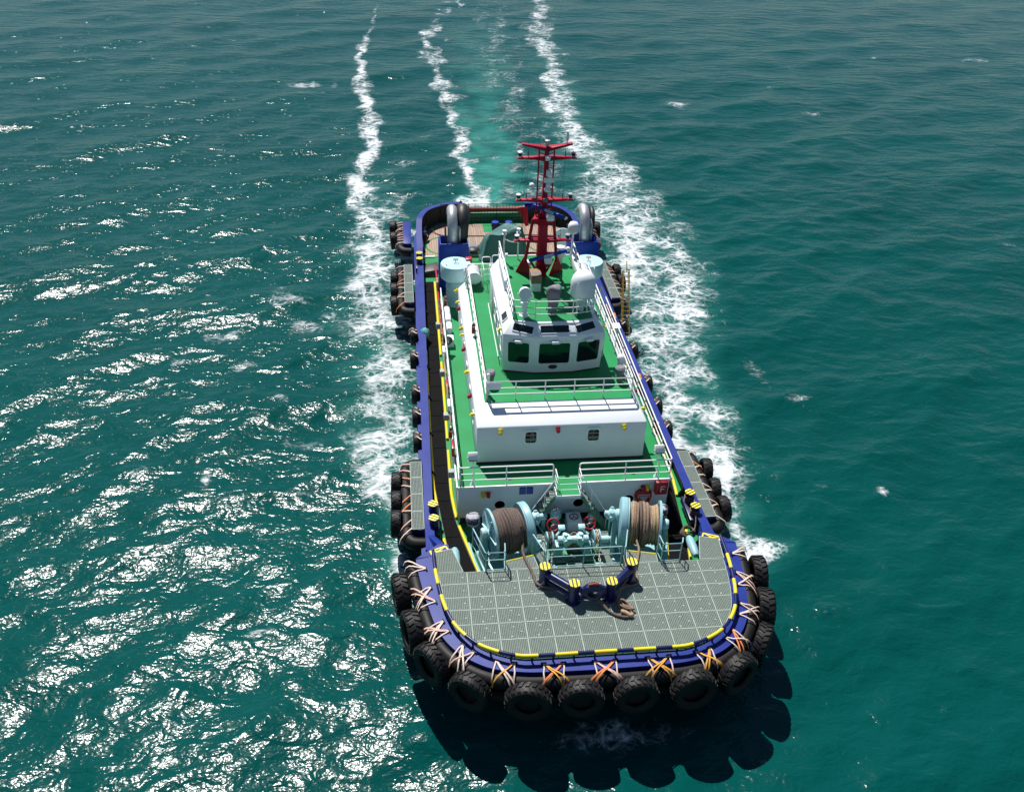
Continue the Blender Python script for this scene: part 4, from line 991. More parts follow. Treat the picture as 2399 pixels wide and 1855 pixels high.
obj('radar_shelf', MB().add([(-.62, YM-.42, 13.45), (.58, YM-.42, 13.45), (.35, YM+.25, 13.45), (-.40, YM+.25, 13.45), (-.16, YM-.12, 12.9), (.16, YM-.12, 12.9), (.16, YM+.12, 12.9), (-.16, YM+.12, 12.9)], [(0, 1, 2, 3), (7, 6, 5, 4), (0, 4, 5, 1), (1, 5, 6, 2), (2, 6, 7, 3), (3, 7, 4, 0)]), 'mast_red', mast)
obj('radar_shelf', MB().add([(-.30, YM-.75, 11.25), (.45, YM-.75, 11.25), (.30, YM-.2, 11.25), (-.30, YM-.2, 11.25), (-.16, YM-.3, 10.75), (.2, YM-.3, 10.75), (.16, YM-.15, 10.75), (-.16, YM-.15, 10.75)], [(0, 1, 2, 3), (7, 6, 5, 4), (0, 4, 5, 1), (1, 5, 6, 2), (2, 6, 7, 3), (3, 7, 4, 0)]), 'mast_red', mast)
def crossbar(z, L, lights=True, dz=0.0):
    m = MB()
    for s in (-1, 1):
        m.loft([[(s*.05, YM-.2, z-.08), (s*.05, YM+.2, z-.08), (s*.05, YM+.2, z+.10), (s*.05, YM-.2, z+.10)], [(s*L, YM-.10, z+dz), (s*L, YM+.10, z+dz), (s*L, YM+.10, z+dz+.08), (s*L, YM-.10, z+dz+.08)]])
    cb = obj('mast_crossbar', m, 'mast_red', mast, bevel=.01)
    if lights:
        for s in (-1, 1):
            obj('bracket_plate', MB().cbox((s*(L+.02), YM-.02, z+dz+.02), (.36, .28, .04)), 'mast_red', cb)
            obj('navigation_lamp', MB().lathe([(.001, 0), (.10, 0), (.10, .05), (.085, .07), (.085, .20), (.125, .22), (.125, .26), (.06, .30), (.001, .30)], (s*(L+.04), YM-.02, z+dz+.06), 'Z', 14), 'white_metal' if s < 0 else 'grey_pale', cb, smooth=45)
            obj('lamp_glass', MB().lathe([(.09, .07), (.095, .08), (.095, .19), (.09, .2)], (s*(L+.04), YM-.02, z+dz+.06), 'Z', 14), 'black', cb)
            obj('aerial_stub', MB().cyl((s*(L-.35), YM, z+dz), (s*(L-.35), YM, z+dz+.34), .022, n=6).cyl((s*(L-.35), YM, z+dz+.3), (s*(L-.35), YM, z+1.5), .006, n=5), 'black', cb)
    return cb
crossbar(16.42, 1.25); crossbar(14.30, 1.25); crossbar(12.15, 1.25)
tb = crossbar(16.88, 1.22, False, .20)
obj('mast_top_lamp', MB().lathe([(.001, 0), (.10, 0), (.10, .14), (.13, .16), (.13, .24), (.001, .27)], (0, YM, 17.05), 'Z', 14), 'steel', mast, smooth=45)
obj('wind_sensor', MB().cyl((.95, YM, 17.05), (.95, YM, 17.3), .03, n=6).lathe([(.07, .25), (.07, .55), (.04, .6), (.09, .68), (.001, .72)], (.95, YM, 17.05), 'Z', 10), 'white_metal', mast, smooth=45)
obj('masthead_lamp', MB().lathe([(.001, 0), (.12, 0), (.14, .16), (.16, .18), (.001, .24)], (.02, YM-.28, 16.42), 'Z', 14), 'white_metal', mast, smooth=45)
obj('masthead_lamp', MB().lathe([(.001, 0), (.12, 0), (.12, .16), (.001, .24)], (.02, YM-.26, 14.32), 'Z', 14), 'grey_cover', mast, smooth=45)
obj('white_lamp_cluster', MB().cbox((.10, YM-.22, 15.75), (.22, .2, .3)).cbox((.12, YM-.30, 15.42), (.50, .03, .24)).cbox((.10, YM-.22, 15.15), (.2, .2, .22)), 'white_metal', mast, bevel=.02)
obj('radar_reflector', MB().sphere((.06, YM-.22, 14.93), .15), 'white', mast, smooth=60)
obj('gps_dome', MB().sphere((-.62, YM+.25, 14.95), .14), 'white', mast, smooth=60)
def radar(p0, p1, c, z):
    g = obj('radar_gearbox', MB().loft([[(c[0]+x*.17, c[1]+y*.18, z-.42) for x, y in ((-1, -1), (1, -1), (1, 1), (-1, 1))], [(c[0]+x*.20, c[1]+y*.2, z-.2) for x, y in ((-1, -1), (1, -1), (1, 1), (-1, 1))], [(c[0]+x*.14, c[1]+y*.15, z-.08) for x, y in ((-1, -1), (1, -1), (1, 1), (-1, 1))]]), 'white', mast, bevel=.03)
    A, B = Vector((*p0, z)), Vector((*p1, z)); t = (B-A).normalized(); nn = Vector((-t.y, t.x, 0))
    sec = [nn*-.07+Vector((0, 0, -.07)), nn*.07+Vector((0, 0, -.07)), nn*.09+Vector((0, 0, .02)), nn*.04+Vector((0, 0, .08)), nn*-.04+Vector((0, 0, .08)), nn*-.09+Vector((0, 0, .02))]
    s_ = obj('radar_scanner', MB().loft([[A+q for q in sec], [B+q for q in sec]]), 'blue_bright', g, smooth=60)
    obj('scanner_cap', MB().loft([[B+q*1.03 for q in sec], [B+t*.03+q*.9 for q in sec]]), 'white_metal', s_)
    obj('scanner_plate', MB().loft([[(A+B)/2-t*.30+nn*-.092+Vector((0, 0, -.03)), (A+B)/2+t*.30+nn*-.092+Vector((0, 0, -.03)), (A+B)/2+t*.30+nn*-.060+Vector((0, 0, .076)), (A+B)/2-t*.30+nn*-.060+Vector((0, 0, .076))], [(A+B)/2-t*.30+nn*-.100+Vector((0, 0, -.03)), (A+B)/2+t*.30+nn*-.100+Vector((0, 0, -.03)), (A+B)/2+t*.30+nn*-.066+Vector((0, 0, .082)), (A+B)/2-t*.30+nn*-.066+Vector((0, 0, .082))]]), 'teal_pale', s_, smooth=0)
radar((-.42, 20.45), (.88, 18.80), (.24, 19.6), 13.92)
radar((-.83, 18.62), (1.17, 19.70), (.20, 19.2), 11.80)
obj('radar_pedestal', MB().cyl((.24, 19.65, 13.45), (.24, 19.62, 13.55), .14, n=12), 'mast_red', mast)
obj('radar_pedestal', MB().cyl((.20, 19.4, 11.2), (.20, 19.25, 11.42), .14, n=12), 'mast_red', mast)
obj('red_beacon', MB().lathe([(.001, 0), (.14, 0), (.14, .12), (.001, .2)], (-.18, YM-.1, 13.46), 'Z', 12), 'mast_red', mast, smooth=50)
m = MB()
for a, b in (((-.95, YM, 16.45), (-1.85, 22.0, 10.3)), ((.95, YM, 16.45), (.55, 22.0, 10.3)), ((-.3, YM, 14.3), (-1.6, 21.9, 12.0))): m.cyl(a, b, .006, n=5)
obj('mast_stay', m, 'black', mast)
# flag on its halyard
fl = []
for i in range(9):
    r = []
    for j in range(7):
        u, v = i/8, j/6
        w = .46*(1-.62*v)
        r.append((-1.02+.30*v+(u-.35)*w, 21.0+.06*math.sin(6*u+3*v), 13.55-.95*v+.10*u*(1-v)))
    fl.append(r)
fm_ = MB(); vs = [p for r in fl for p in r]; k_ = len(vs)
fs = [(i*7+j, (i+1)*7+j, (i+1)*7+j+1, i*7+j+1) for i in range(8) for j in range(6)]
fm_.add(vs+[(p[0], p[1]+.008, p[2]) for p in vs], fs+[tuple(k_+q for q in f[::-1]) for f in fs])
tag(obj('signal_flag', fm_, 'flag_red', None, smooth=60), 'drooping bright red flag hanging on a halyard behind the left side of the mast', 'flag')
obj('flag_halyard', MB().cyl((-.73, 21.0, RF+.1), (-1.0, 21.0, 13.6), .010, n=5).cyl((-1.0, 21.0, 13.6), (-.9, YM, 16.4), .006, n=5), 'black', mast)
# stowed cardboard box on its white cabinet
obj('roof_cabinet', MB().box((-.70, 18.36, RF+.008), (-.22, 19.2, RF+.46)), 'white', tug, bevel=.02)
cb = empty('cardboard_box', (-.46, 18.78, RF+.465), 'brown cardboard box with a dark tape strip standing at the foot of the mast', 'box')
obj('carton', MB().box((-.72, 18.32, RF+.465), (-.20, 19.25, RF+.86)), 'cardboard', cb, bevel=.01)
obj('tape', MB().box((-.722, 18.66, RF+.70), (-.198, 18.86, RF+.864)), 'grey_cover', cb, smooth=0)
for z in (.55, .63, .71): obj('carton_band', MB().box((-.722, 18.316, RF+z), (-.198, 18.319, RF+z+.03)), 'grey_cover', cb, smooth=0)
# ------------------------------------------------------------------ funnels, exhausts, life rafts, after deck
for s in (-1, 1):
    x, y = s*3.96, 27.12
    fn = obj('engine_room_vent', MB().lathe([(.58, 0), (.60, .04), (.58, .08), (.58, 1.15), (.60, 1.18), (.60, 1.24), (.575, 1.27), (.575, 1.55), (.86, 1.83)], (x, y, D1), 'Z', 36), 'teal', tug, smooth=40)
    obj('vent_cap', MB().lathe([(.86, 1.80), (.90, 1.85), (.90, 2.62), (.86, 2.68), (.001, 2.70)], (x, y, D1), 'Z', 40), 'teal_pale', fn, smooth=40)
    w = obj('vent_handwheel', MB().tube([(x+.14*math.cos(a), y+.14*math.sin(a), D1+2.90) for a in [2*math.pi*k/16 for k in range(16)]], .016, 6, closed=True).cyl((x, y, D1+2.69), (x, y, D1+2.92), .018, n=6).cyl((x-.14, y, D1+2.90), (x+.14, y, D1+2.90), .012, n=6), 'black' if s < 0 else 'red', fn, smooth=60)
    obj('lifting_lug', MB().cbox((x-.55, y-.3, D1+2.72), (.05, .08, .06)), 'galv', fn)
    # exhaust casing: open topped blue box
    x0, x1, y0, y1, z1 = 3.07, 4.87, 28.58, 29.98, 8.2
    X0, X1 = (s*x0, s*x1) if s > 0 else (s*x1, s*x0)
    b = MB(); t_ = .13
    ob = [(X0, y0), (X1, y0), (X1, y1), (X0, y1)]; ib = [(X0+t_, y0+t_), (X1-t_, y0+t_), (X1-t_, y1-t_), (X0+t_, y1-t_)]
    b.loft([[(p[0], p[1], D1) for p in ob], [(p[0], p[1], z1-.30) for p in ob], [(p[0]+(.05 if p[0] == X0 else -.05), p[1]+(.05 if p[1] == y0 else -.05), z1) for p in ob], [(p[0], p[1], z1) for p in ib], [(p[0], p[1], z1-.7) for p in ib]], True, True)
    ex = obj('exhaust_casing', b, 'blue_bright', tug, bevel=.02, smooth=40)
    obj('casing_floor', MB().box((X0+t_+.01, y0+t_+.01, z1-.69), (X1-t_-.01, y1-t_-.01, z1-.67)), 'black', ex)
    cx = s*4.02
    path = curve([(cx, 29.15, z1-.7), (cx, 29.15, z1+.2), (cx+.0, 29.2, z1+.80), (cx+.0, 29.5, z1+1.28), (cx+.02, 30.05, z1+1.50), (cx+.02, 30.6, z1+1.38), (cx+.02, 30.95, z1+1.05)], 6)
    obj('exhaust_pipe', MB().tube(path, .31, 20), 'steel', ex, smooth=60)
    c2 = cx+(.62 if s < 0 else .55)
    path = curve([(c2-.1, 29.62, z1-.7), (c2-.1, 29.62, z1+.1), (c2, 29.75, z1+.8), (c2+.04, 30.2, z1+1.25), (c2+.06, 30.8, z1+1.3), (c2+.08, 31.3, z1+.9), (c2+.08, 31.4, z1+.2), (c2+.08, 31.4, z1-.8)], 6)
    obj('exhaust_pipe', MB().tube(path, .40 if s < 0 else .16, 18), 'black', ex, smooth=60)
    obj('exhaust_pipe', MB().tube(curve([(cx+.42, 29.3, z1-.6), (cx+.42, 29.3, z1+.35), (cx+.42, 29.4, z1+.7), (cx+.42, 29.8, z1+.95)], 5), .10, 12), 'steel', ex, smooth=60)
    obj('exhaust_drain_pipe', MB().cyl((cx-.42, 29.0, z1-.6), (cx-.45, 29.0, z1+.95), .05, n=8), 'black', ex)
    # life raft in its cradle
    lx, ly, lz = s*3.12, 24.55, D2+.62
    crd = MB()
    for yy in (ly-.38, ly+.38):
        crd.tube(round_poly([(lx-.48, yy, D2), (lx-.46, yy, lz+.05), (lx-.3, yy, lz-.38), (lx+.3, yy, lz-.38), (lx+.46, yy, lz+.05), (lx+.48, yy, D2)], .06), .022, 6)
    crd.cyl((lx-.47, ly-.5, D2+.3), (lx-.47, ly+.5, D2+.3), .02, n=6).cyl((lx+.47, ly-.5, D2+.3), (lx+.47, ly+.5, D2+.3), .02, n=6)
    for dx in (-.5, .5): crd.tube(round_poly([(lx+dx, ly-.62, D2+.5), (lx+dx*1.1, ly-.6, D2+1.1), (lx+dx*1.1, ly+.6, D2+1.1), (lx+dx, ly+.62, D2+.5)], .08), .018, 6)
    obj('raft_cradle', crd, 'white_metal', tug, smooth=60)
    lr = empty('life_raft', (lx, ly, lz-.40), 'white ribbed life raft canister in its cradle beside the '+('left' if s < 0 else 'right')+' engine room vent', 'life raft', 'life rafts in cradles')
    obj('canister', MB().lathe([(.001, -.68), (.22, -.67), (.36, -.60), (.39, -.52), (.39, -.04), (.42, -.03), (.42, .03), (.39, .04), (.39, .52), (.36, .60), (.22, .67), (.001, .68)], (lx, ly, lz), 'Y', 28), 'white', lr, smooth=40)
    for yy in (-.36, -.2, .2, .36):
        obj('raft_strap', MB().tube([(lx+.398*math.cos(a), ly+yy, lz+.398*math.sin(a)) for a in [2*math.pi*k/24 for k in range(24)]], .012, 5, closed=True), 'rope_pale' if abs(yy) > .3 else 'grey_pale', lr, smooth=60)
# bridge-deck after rails and ladder hoops
railing(tug, [(-3.4, 25.0), (-1.2, 25.0)], D2, 1.0, step=.9)
for k, (x, y) in enumerate(((-2.3, 25.6), (-1.7, 25.8), (-1.4, 24.4))):
    obj('ladder_hoop', MB().tube(round_poly([(x-.25, y, D1+.6), (x-.25, y, D2+1.15), (x+.25, y, D2+1.15), (x+.25, y, D1+.6)], .15), .03, 6), 'white_metal', tug, smooth=60)
obj('white_equipment_box', MB().box((-2.15, 25.3, D2+.2), (-1.75, 25.65, D2+.75)), 'white', tug, bevel=.03)
obj('red_fire_monitor', MB().box((-3.36, 27.35, D2-.1), (-2.96, 27.75, D2+.2)), 'red', tug, bevel=.06)
obj('red_fire_monitor', MB().lathe([(.001, 0), (.07, 0), (.07, .8), (.16, .86), (.17, 1.0), (.09, 1.12), (.001, 1.15)], (3.15, 26.6, D2-.4), 'Z', 14), 'red', tug, smooth=50)
# ---- after deck
AD = DK+.004
obj('teak_deck', MB().prism([(-5.60, 38.3), (-5.55, 41.0), (-5.2, 42.9), (-4.2, 44.1), (4.2, 44.1), (5.2, 42.9), (5.55, 41.0), (5.60, 38.3)], AD, AD+.02), 'teak', tug)
obj('green_deck_patch', MB().prism([(-2.1, 44.06), (-.94, 44.06), (-.94, 42.5), (1.75, 42.5), (1.75, 44.06), (2.9, 44.06), (2.9, 44.85), (-2.1, 44.85)], AD+.022, AD+.03), 'green', tug)
for s in (-1, 1):
    r0, r1 = 1.52, 1.68; vs, fs = [], []
    for k in range(49):
        a = 2*math.pi*k/48
        for r in (r0, r1): vs.append((s*3.76+r*math.cos(a), 40.15+r*math.sin(a), AD+.0265))
    for k in range(48): fs.append((2*k, 2*k+1, 2*k+3, 2*k+2))
    m = MB().add(vs, fs); m.add([(v[0], v[1], v[2]-.004) for v in vs], fs)
    obj('green_circle_marking', m, 'green', tug, smooth=0)
    obj('deck_edge_coaming', MB().box((s*5.2-.42, 38.18, AD), (s*5.2+.42, 38.30, AD+.09)), 'white_metal', tug)
bt = obj('after_bitts', MB().cyl((-.12, 42.15, AD), (-.12, 42.15, 3.78), .25, n=20).cyl((.90, 42.15, AD), (.90, 42.15, 3.78), .25, n=20).cyl((-.4, 42.15, 3.55), (1.18, 42.15, 3.55), .12, n=12), 'navy', tug, smooth=40)
for x in (-.12, .90): obj('bitt_cap', MB().lathe([(.001, .04), (.27, .03), (.28, 0)], (x, 42.15, 3.78), 'Z', 20), 'blue_bright', bt)
for s in (-1, 1):
    for y in (41.1, 42.0):
        b1 = obj('quarter_bollard', MB().cyl((s*5.48, y, AD), (s*5.48, y, 3.55), .17, n=16).lathe([(.001, .05), (.21, .04), (.22, 0), (.17, -.02)], (s*5.48, y, 3.55), 'Z', 16), 'navy', tug, smooth=40)
        if y < 41.5: obj('tyre_ring', MB().tube([(s*5.48+.30*math.cos(a), y+.30*math.sin(a), 3.15+.05*math.sin(3*a)) for a in [2*math.pi*k/20 for k in range(20)]], .09, 8, closed=True), 'tyre', b1, smooth=60)
    obj('fairlead_roller', MB().lathe([(.001, -.62), (.12, -.60), (.18, -.4), (.19, 0), (.18, .4), (.12, .60), (.001, .62)], (s*5.76, 39.5, 3.35), 'Y', 16), 'teal', tug, smooth=60)
# pairs of bollards with striped caps
capm = MB().lathe([(.001, .022), (.232, .018), (.24, 0)], (0, 0, 0), 'Z', 24).mesh('bollard_cap', 'hazard', 35, 0, False)[0]
def twin(x, y0, y1, z, rot, nm='side_bollards'):
    base = obj(nm, MB().cbox((x, (y0+y1)/2, z-.72), (.55, abs(y1-y0)+.75, .34)), 'navy', tug, bevel=.03)
    for y in (y0, y1):
        p = obj('bollard_post', MB().cyl((x, y, DK), (x, y, z-.03), .20, n=18).lathe([(.20, -.10), (.225, -.07), (.225, -.005)], (x, y, z), 'Z', 18), 'navy', base, smooth=40)
        inst('bollard_cap', capm, Matrix.Translation((x, y, z-.004)) @ Matrix.Rotation(rot, 4, 'Z'), p)
    return base
twin(-6.02, 9.82, 8.85, 3.98, R_(60)); tbr = twin(6.0, 9.82, 8.85, 3.98, R_(118))
twin(-5.92, 36.77, 35.9, 3.9, R_(70)); twin(5.90, 36.77, 35.9, 3.9, R_(-70))
# dark box on deck by the left walkway end, pipes on the deckhouse corner
obj('deck_locker', MB().add([(-5.62, 36.3, DK), (-4.6, 36.3, DK), (-4.6, 35.0, DK), (-5.62, 35.0, DK), (-5.5, 36.2, 3.3), (-4.7, 36.3, 3.42), (-4.6, 35.3, 3.3), (-5.6, 35.2, 3.2)], [(3, 2, 1, 0), (4, 5, 6, 7), (0, 1, 5, 4), (1, 2, 6, 5), (2, 3, 7, 6), (3, 0, 4, 7)]), 'black', tug, bevel=.04)
# stern: roller tube and picket rail
sr = obj('stern_roller', MB().lathe([(.001, -2.35), (.30, -2.34), (.30, -2.1), (.20, -1.7), (.19, 0), (.20, 1.7), (.26, 2.2), (.26, 2.34), (.001, 2.35)], (0, 44.75, 3.72), 'X', 24), 'red_brown', tug, smooth=60)
obj('stern_sill', MB().box((-2.38, 44.5, DK-.02), (2.38, 44.95, 3.42)), 'green_dull', tug)
obj('roller_sleeve', MB().tube([(2.36, 44.75, 3.75), (2.9, 44.72, 3.9), (3.5, 44.6, 4.15)], [.26, .24, .20], 16), 'blue_bright', sr, smooth=60)
pk = obj('stern_picket_rail', MB().tube([(x, 44.42, 4.30) for x in (-4.1, 0, 4.3)], .022, 6).tube([(x, 44.42, 3.15) for x in (-4.1, 0, 4.3)], .016, 6), 'black', tug)
for k in range(36):
    x = -4.1+8.4*k/35; obj('picket', MB().cyl((x, 44.42, DK), (x, 44.42, 4.30), .030 if k % 9 == 0 else .012, n=6), 'black', pk)
# tarpaulin over the after winch
def tarp():
    nx, ny = 26, 18; vs = []
    for i in range(nx):
        for j in range(ny):
            u, v = i/(nx-1)*2-1, j/(ny-1)*2-1
            x = .15+1.75*u; y = 38.6+1.35*v
            e = max(abs(u), abs(v)); top_ = 4.55+.42*math.sin(1.6*u+.6)-.25*v+.16*math.sin(5*u+2*v)
            k = min(1, max(0, (1-e)/.34)); k = k*k*(3-2*k)
            z = lerp(DK+.08, top_, k)+.07*math.sin(13*u+5*v)*(1-k)*k*4+.03*math.sin(9*u-11*v)
            f = 1+.06*math.sin(9*math.atan2(v, u+.001))*(1-k)
            vs.append((.15+(x-.15)*f, 38.6+(y-38.6)*f, max(DK+.03, z)))
    fs = [(i*ny+j, (i+1)*ny+j, (i+1)*ny+j+1, i*ny+j+1) for i in range(nx-1) for j in range(ny-1)]
    n0 = len(vs); m = MB(); m.add(vs+[(p[0], p[1], p[2]-.02) for p in vs], fs+[tuple(n0+q for q in f[::-1]) for f in fs]); return m
tag(obj('tarpaulin', tarp(), 'tarp', None, smooth=75), 'dark green tarpaulin draped over the towing winch on the after deck', 'tarpaulin')
obj('after_towing_winch', MB().cyl((-1.0, 38.6, 3.7), (1.3, 38.6, 3.7), .62, n=20).box((-1.1, 38.1, DK), (1.4, 39.1, 3.3)), 'teal', tug)
obj('after_hatch_plate', MB().box((-2.6, 38.2, DK+.026), (-1.7, 40.0, DK+.30)), 'grey_cover', tug, bevel=.02)
rp = empty('number_disc', (3.66, 34.6, D1), 'white disc with the figures 1 1 behind the right side of the mast', 'sign')
pk2 = obj('disc_face', MB().lathe([(.001, -.03), (.62, -.03), (.62, .03), (.001, .03)], (3.66, 34.6, 5.9), 'Y', 28), 'white', rp, smooth=30)
for x in (3.40, 3.92): obj('figure', MB().box((x-.03, 34.565, 5.72), (x+.03, 34.568, 6.04)).add([(x-.03, 34.565, 6.04), (x-.09, 34.565, 5.96), (x-.03, 34.565, 5.97), (x-.03, 34.568, 6.04), (x-.09, 34.568, 5.96), (x-.03, 34.568, 5.97)], [(0, 1, 2), (3, 5, 4), (0, 3, 4, 1), (1, 4, 5, 2), (2, 5, 3, 0)]), 'navy', pk2, smooth=0)
obj('disc_stand', MB().cyl((3.66, 34.66, DK), (3.66, 34.66, 5.9), .06, n=8), 'white_metal', rp)
obj('basket_frame', MB().tube(round_poly([(-2.9, 31.6, DK), (-2.9, 31.6, 6.3), (-2.2, 31.6, 6.3), (-2.2, 31.6, DK)], .1), .03, 6).cyl((-2.9, 31.6, 5.6), (-2.2, 31.6, 5.6), .02, n=6).cyl((-2.9, 31.6, 5.2), (-2.2, 31.6, 5.2), .02, n=6).cyl((-2.9, 31.6, 6.0), (-2.2, 31.6, 6.0), .02, n=6), 'galv', tug)
obj('black_bag', MB().sphere((-2.55, 31.9, 6.25), .42, sz=.5), 'black', tug, smooth=60)
# deck hose across the after deck
hz = curve([(-5.4, 44.0, 3.9), (-5.0, 43.0, 3.2), (-4.4, 42.1, 2.9), (-3.0, 41.8, 2.89), (-.4, 41.7, 2.89), (1.8, 41.8, 2.89), (4.2, 41.6, 2.89)], 5)
tag(obj('deck_hose', MB().tube(hz, .035, 6), 'black', None, smooth=60), 'thin black hose lying across the wooden after deck', 'hose')
# ---- winch deck in front of the lower deckhouse
obj('winch_deck', MB().prism([(-3.75, 5.0), (3.75, 5.0), (4.55, 9.3), (4.55, 9.68), (-4.55, 9.68), (-4.55, 9.3)], DK+.001, DK+.03), 'green_dull', tug)
grs = [(-1.85, 5.2, -1.15, 8.4), (1.15, 5.2, 1.85, 8.4), (-1.1, 7.9, 1.1, 8.45), (3.6, 8.0, 4.25, 9.2), (-.32, 4.85, .32, 6.6), (-4.25, 8.0, -3.6, 9.2), (-.9, 6.6, .9, 7.0)]
for a in grs: obj('walk_grating', grating([(a[0], a[1]), (a[2], a[1]), (a[2], a[3]), (a[0], a[3])], DK+.22, .06, .05, .04, .03), 'galv', tug, smooth=0)
AX = {}
def big_winch(s):
    cx, cy, cz = s*2.98, 6.98, 4.66
    ang = R_(12) if s < 0 else R_(-12)
    M = Matrix.Translation((cx, cy, cz)) @ Matrix.Rotation(ang, 4, 'Z')       # local x = drum axis, +x to the right
    inn = 1 if s < 0 else -1                                                  # local direction towards the centre line
    w = obj('anchor_winch', MB().lathe([(.001, -.95), (.22, -.95), (.22, .95), (.001, .95)], (0, 0, 0), 'X', 20).rot(M), 'teal', tug, smooth=50)
    def flange(x, r, th, spokes):
        pr = [(r-.10, x-th/2), (r, x-th/2), (r, x+th/2), (r-.10, x+th/2)]
        f = obj('drum_flange', MB().lathe([(r-.16, x-.02), (r-.14, x-th/2), (r, x-th/2), (r, x+th/2), (r-.14, x+th/2), (r-.16, x+.02)], (0, 0, 0), 'X', 44, closed=True).rot(M), 'teal', w, smooth=40)
        obj('flange_web', MB().lathe([(.16, x-.015), (r-.15, x-.015), (r-.15, x+.015), (.16, x+.015)], (0, 0, 0), 'X', 36, closed=True).rot(M), 'teal', f, smooth=40)
        for k in range(spokes):
            a = 2*math.pi*(k+.3)/spokes
            obj('spoke', MB().cbox((x-inn*.06, 0, (r-.15)/2+.1), (.10, .035, r-.30)).rot(M @ Matrix.Rotation(a, 4, 'X')), 'teal_pale', f)
        return f
    flange(-inn*.70, 1.10, .10, 6)
    gi = flange(inn*.66, 1.10, .06, 0)
    obj('gear_case', MB().lathe([(.001, inn*.70), (1.10, inn*.70), (1.12, inn*.74), (1.12, inn*.96), (1.05, inn*1.02), (.40, inn*1.04), (.001, inn*1.04)], (0, 0, 0), 'X', 44).rot(M), 'teal', w, smooth=40)
    # rope wound on the drum
    n = 11
    rr = ([.86, .88, .9, .92, .93, .93, .92, .9, .88, .84, .80] if s < 0 else [.82, .80, .78, .80, .92, .94, .93, .86, .90, .92, .88])
    mts = ['rope_dark']*n if s < 0 else (['rope_pale']*3+['rope_tan']*3+['rope_dark']+['rope_tan']*2+['rope_pale']*2)
    if s > 0: rr, mts = rr[::-1], mts[::-1]
    rr = rr
    core = obj('rope_drum', MB().lathe([(.001, -.64), (.78, -.64), (.78, .60), (.001, .60)], (0, 0, 0), 'X', 36).rot(M), 'rope_dark', w, smooth=50)
    for k in range(n):
        x = -.60+1.20*k/(n-1); r = rr[k]
        P_ = [(x+.030*math.sin(a+k)+.01*math.sin(3*a), (r+.012*math.sin(5*a+k))*math.cos(a), (r+.012*math.sin(5*a+k))*math.sin(a)) for a in [2*math.pi*j/32 for j in range(32)]]
        obj('rope_turn', MB().tube(P_, .072, 8, closed=True).rot(M), mts[k], core, smooth=60)
    # bearing stands, brake, hydraulic motor
    def stand(x, w_):
        return MB().loft([[(x-w_, -.55, DK-cz), (x+w_, -.55, DK-cz), (x+w_, .55, DK-cz), (x-w_, .55, DK-cz)], [(x-w_, -.20, -.05), (x+w_, -.20, -.05), (x+w_, .20, -.05), (x-w_, .20, -.05)], [(x-w_, -.12, .22), (x+w_, -.12, .22), (x+w_, .12, .22), (x-w_, .12, .22)]]).rot(M)
    obj('bearing_stand', stand(-inn*1.0, .10), 'teal', w, bevel=.02)
    obj('bearing_stand', stand(inn*1.18, .10), 'teal', w, bevel=.02)
    obj('bearing_cap', MB().lathe([(.001, -.13), (.2, -.12), (.24, -.05), (.24, .05), (.2, .12), (.001, .13)], (-inn*1.0, 0, .12), 'X', 16).rot(M), 'teal_pale', w, smooth=40)
    mo = obj('hydraulic_motor', MB().lathe([(.001, inn*1.05), (.26, inn*1.05), (.26, inn*1.16), (.20, inn*1.20), (.24, inn*1.26), (.24, inn*1.46), (.14, inn*1.52), (.14, inn*1.66), (.001, inn*1.70)], (0, .05, .38), 'X', 18).rot(M), 'teal_pale', w, smooth=40)
    for k in range(6):
        a = 2*math.pi*k/6; obj('motor_cylinder', MB().cyl((inn*1.36, .05, .38), (inn*1.36, .05+.32*math.cos(a), .38+.32*math.sin(a)), .085, n=10).rot(M), 'teal_pale', mo, smooth=40)
    obj('brake_lever', MB().cyl((inn*.9, -.95, -.9), (inn*.9, -1.05, -.35), .03, n=6).cyl((inn*.9+.15, -.95, -.9), (inn*.9+.15, -1.05, -.35), .03, n=6).cyl((inn*.85, -1.05, -.62), (inn*.9+.2, -1.05, -.62), .04, n=8).rot(M), 'teal_pale', w, smooth=40)
    obj('winch_base', MB().box((-1.15, -.75, DK-cz+.02), (1.3, .75, DK-cz+.30)).rot(M), 'teal', w, bevel=.03)
    # covered control stand outboard
    px, py = s*4.28, 8.55
    cs = obj('winch_control_stand', MB().cyl((px, py, DK), (px, py, 3.85), .10, n=10).lathe([(.22, 1.0), (.30, 1.1), (.30, 1.35)], (px, py, DK), 'Z', 16), 'navy', tug, smooth=40)
    rg = []
    for z, r in ((3.75, .27), (3.95, .31), (4.12, .33), (4.24, .30), (4.28, .14)):
        rg.append([(px+r*(1+.06*math.sin(5*t+9*z))*math.cos(t), py+r*.85*(1+.06*math.cos(4*t+5*z))*math.sin(t), z) for t in [2*math.pi*k/16 for k in range(16)]])
    obj('canvas_hood', MB().loft(rg), 'grey_pale', cs, smooth=60)
    AX[s] = M
    return w
big_winch(-1); big_winch(1)
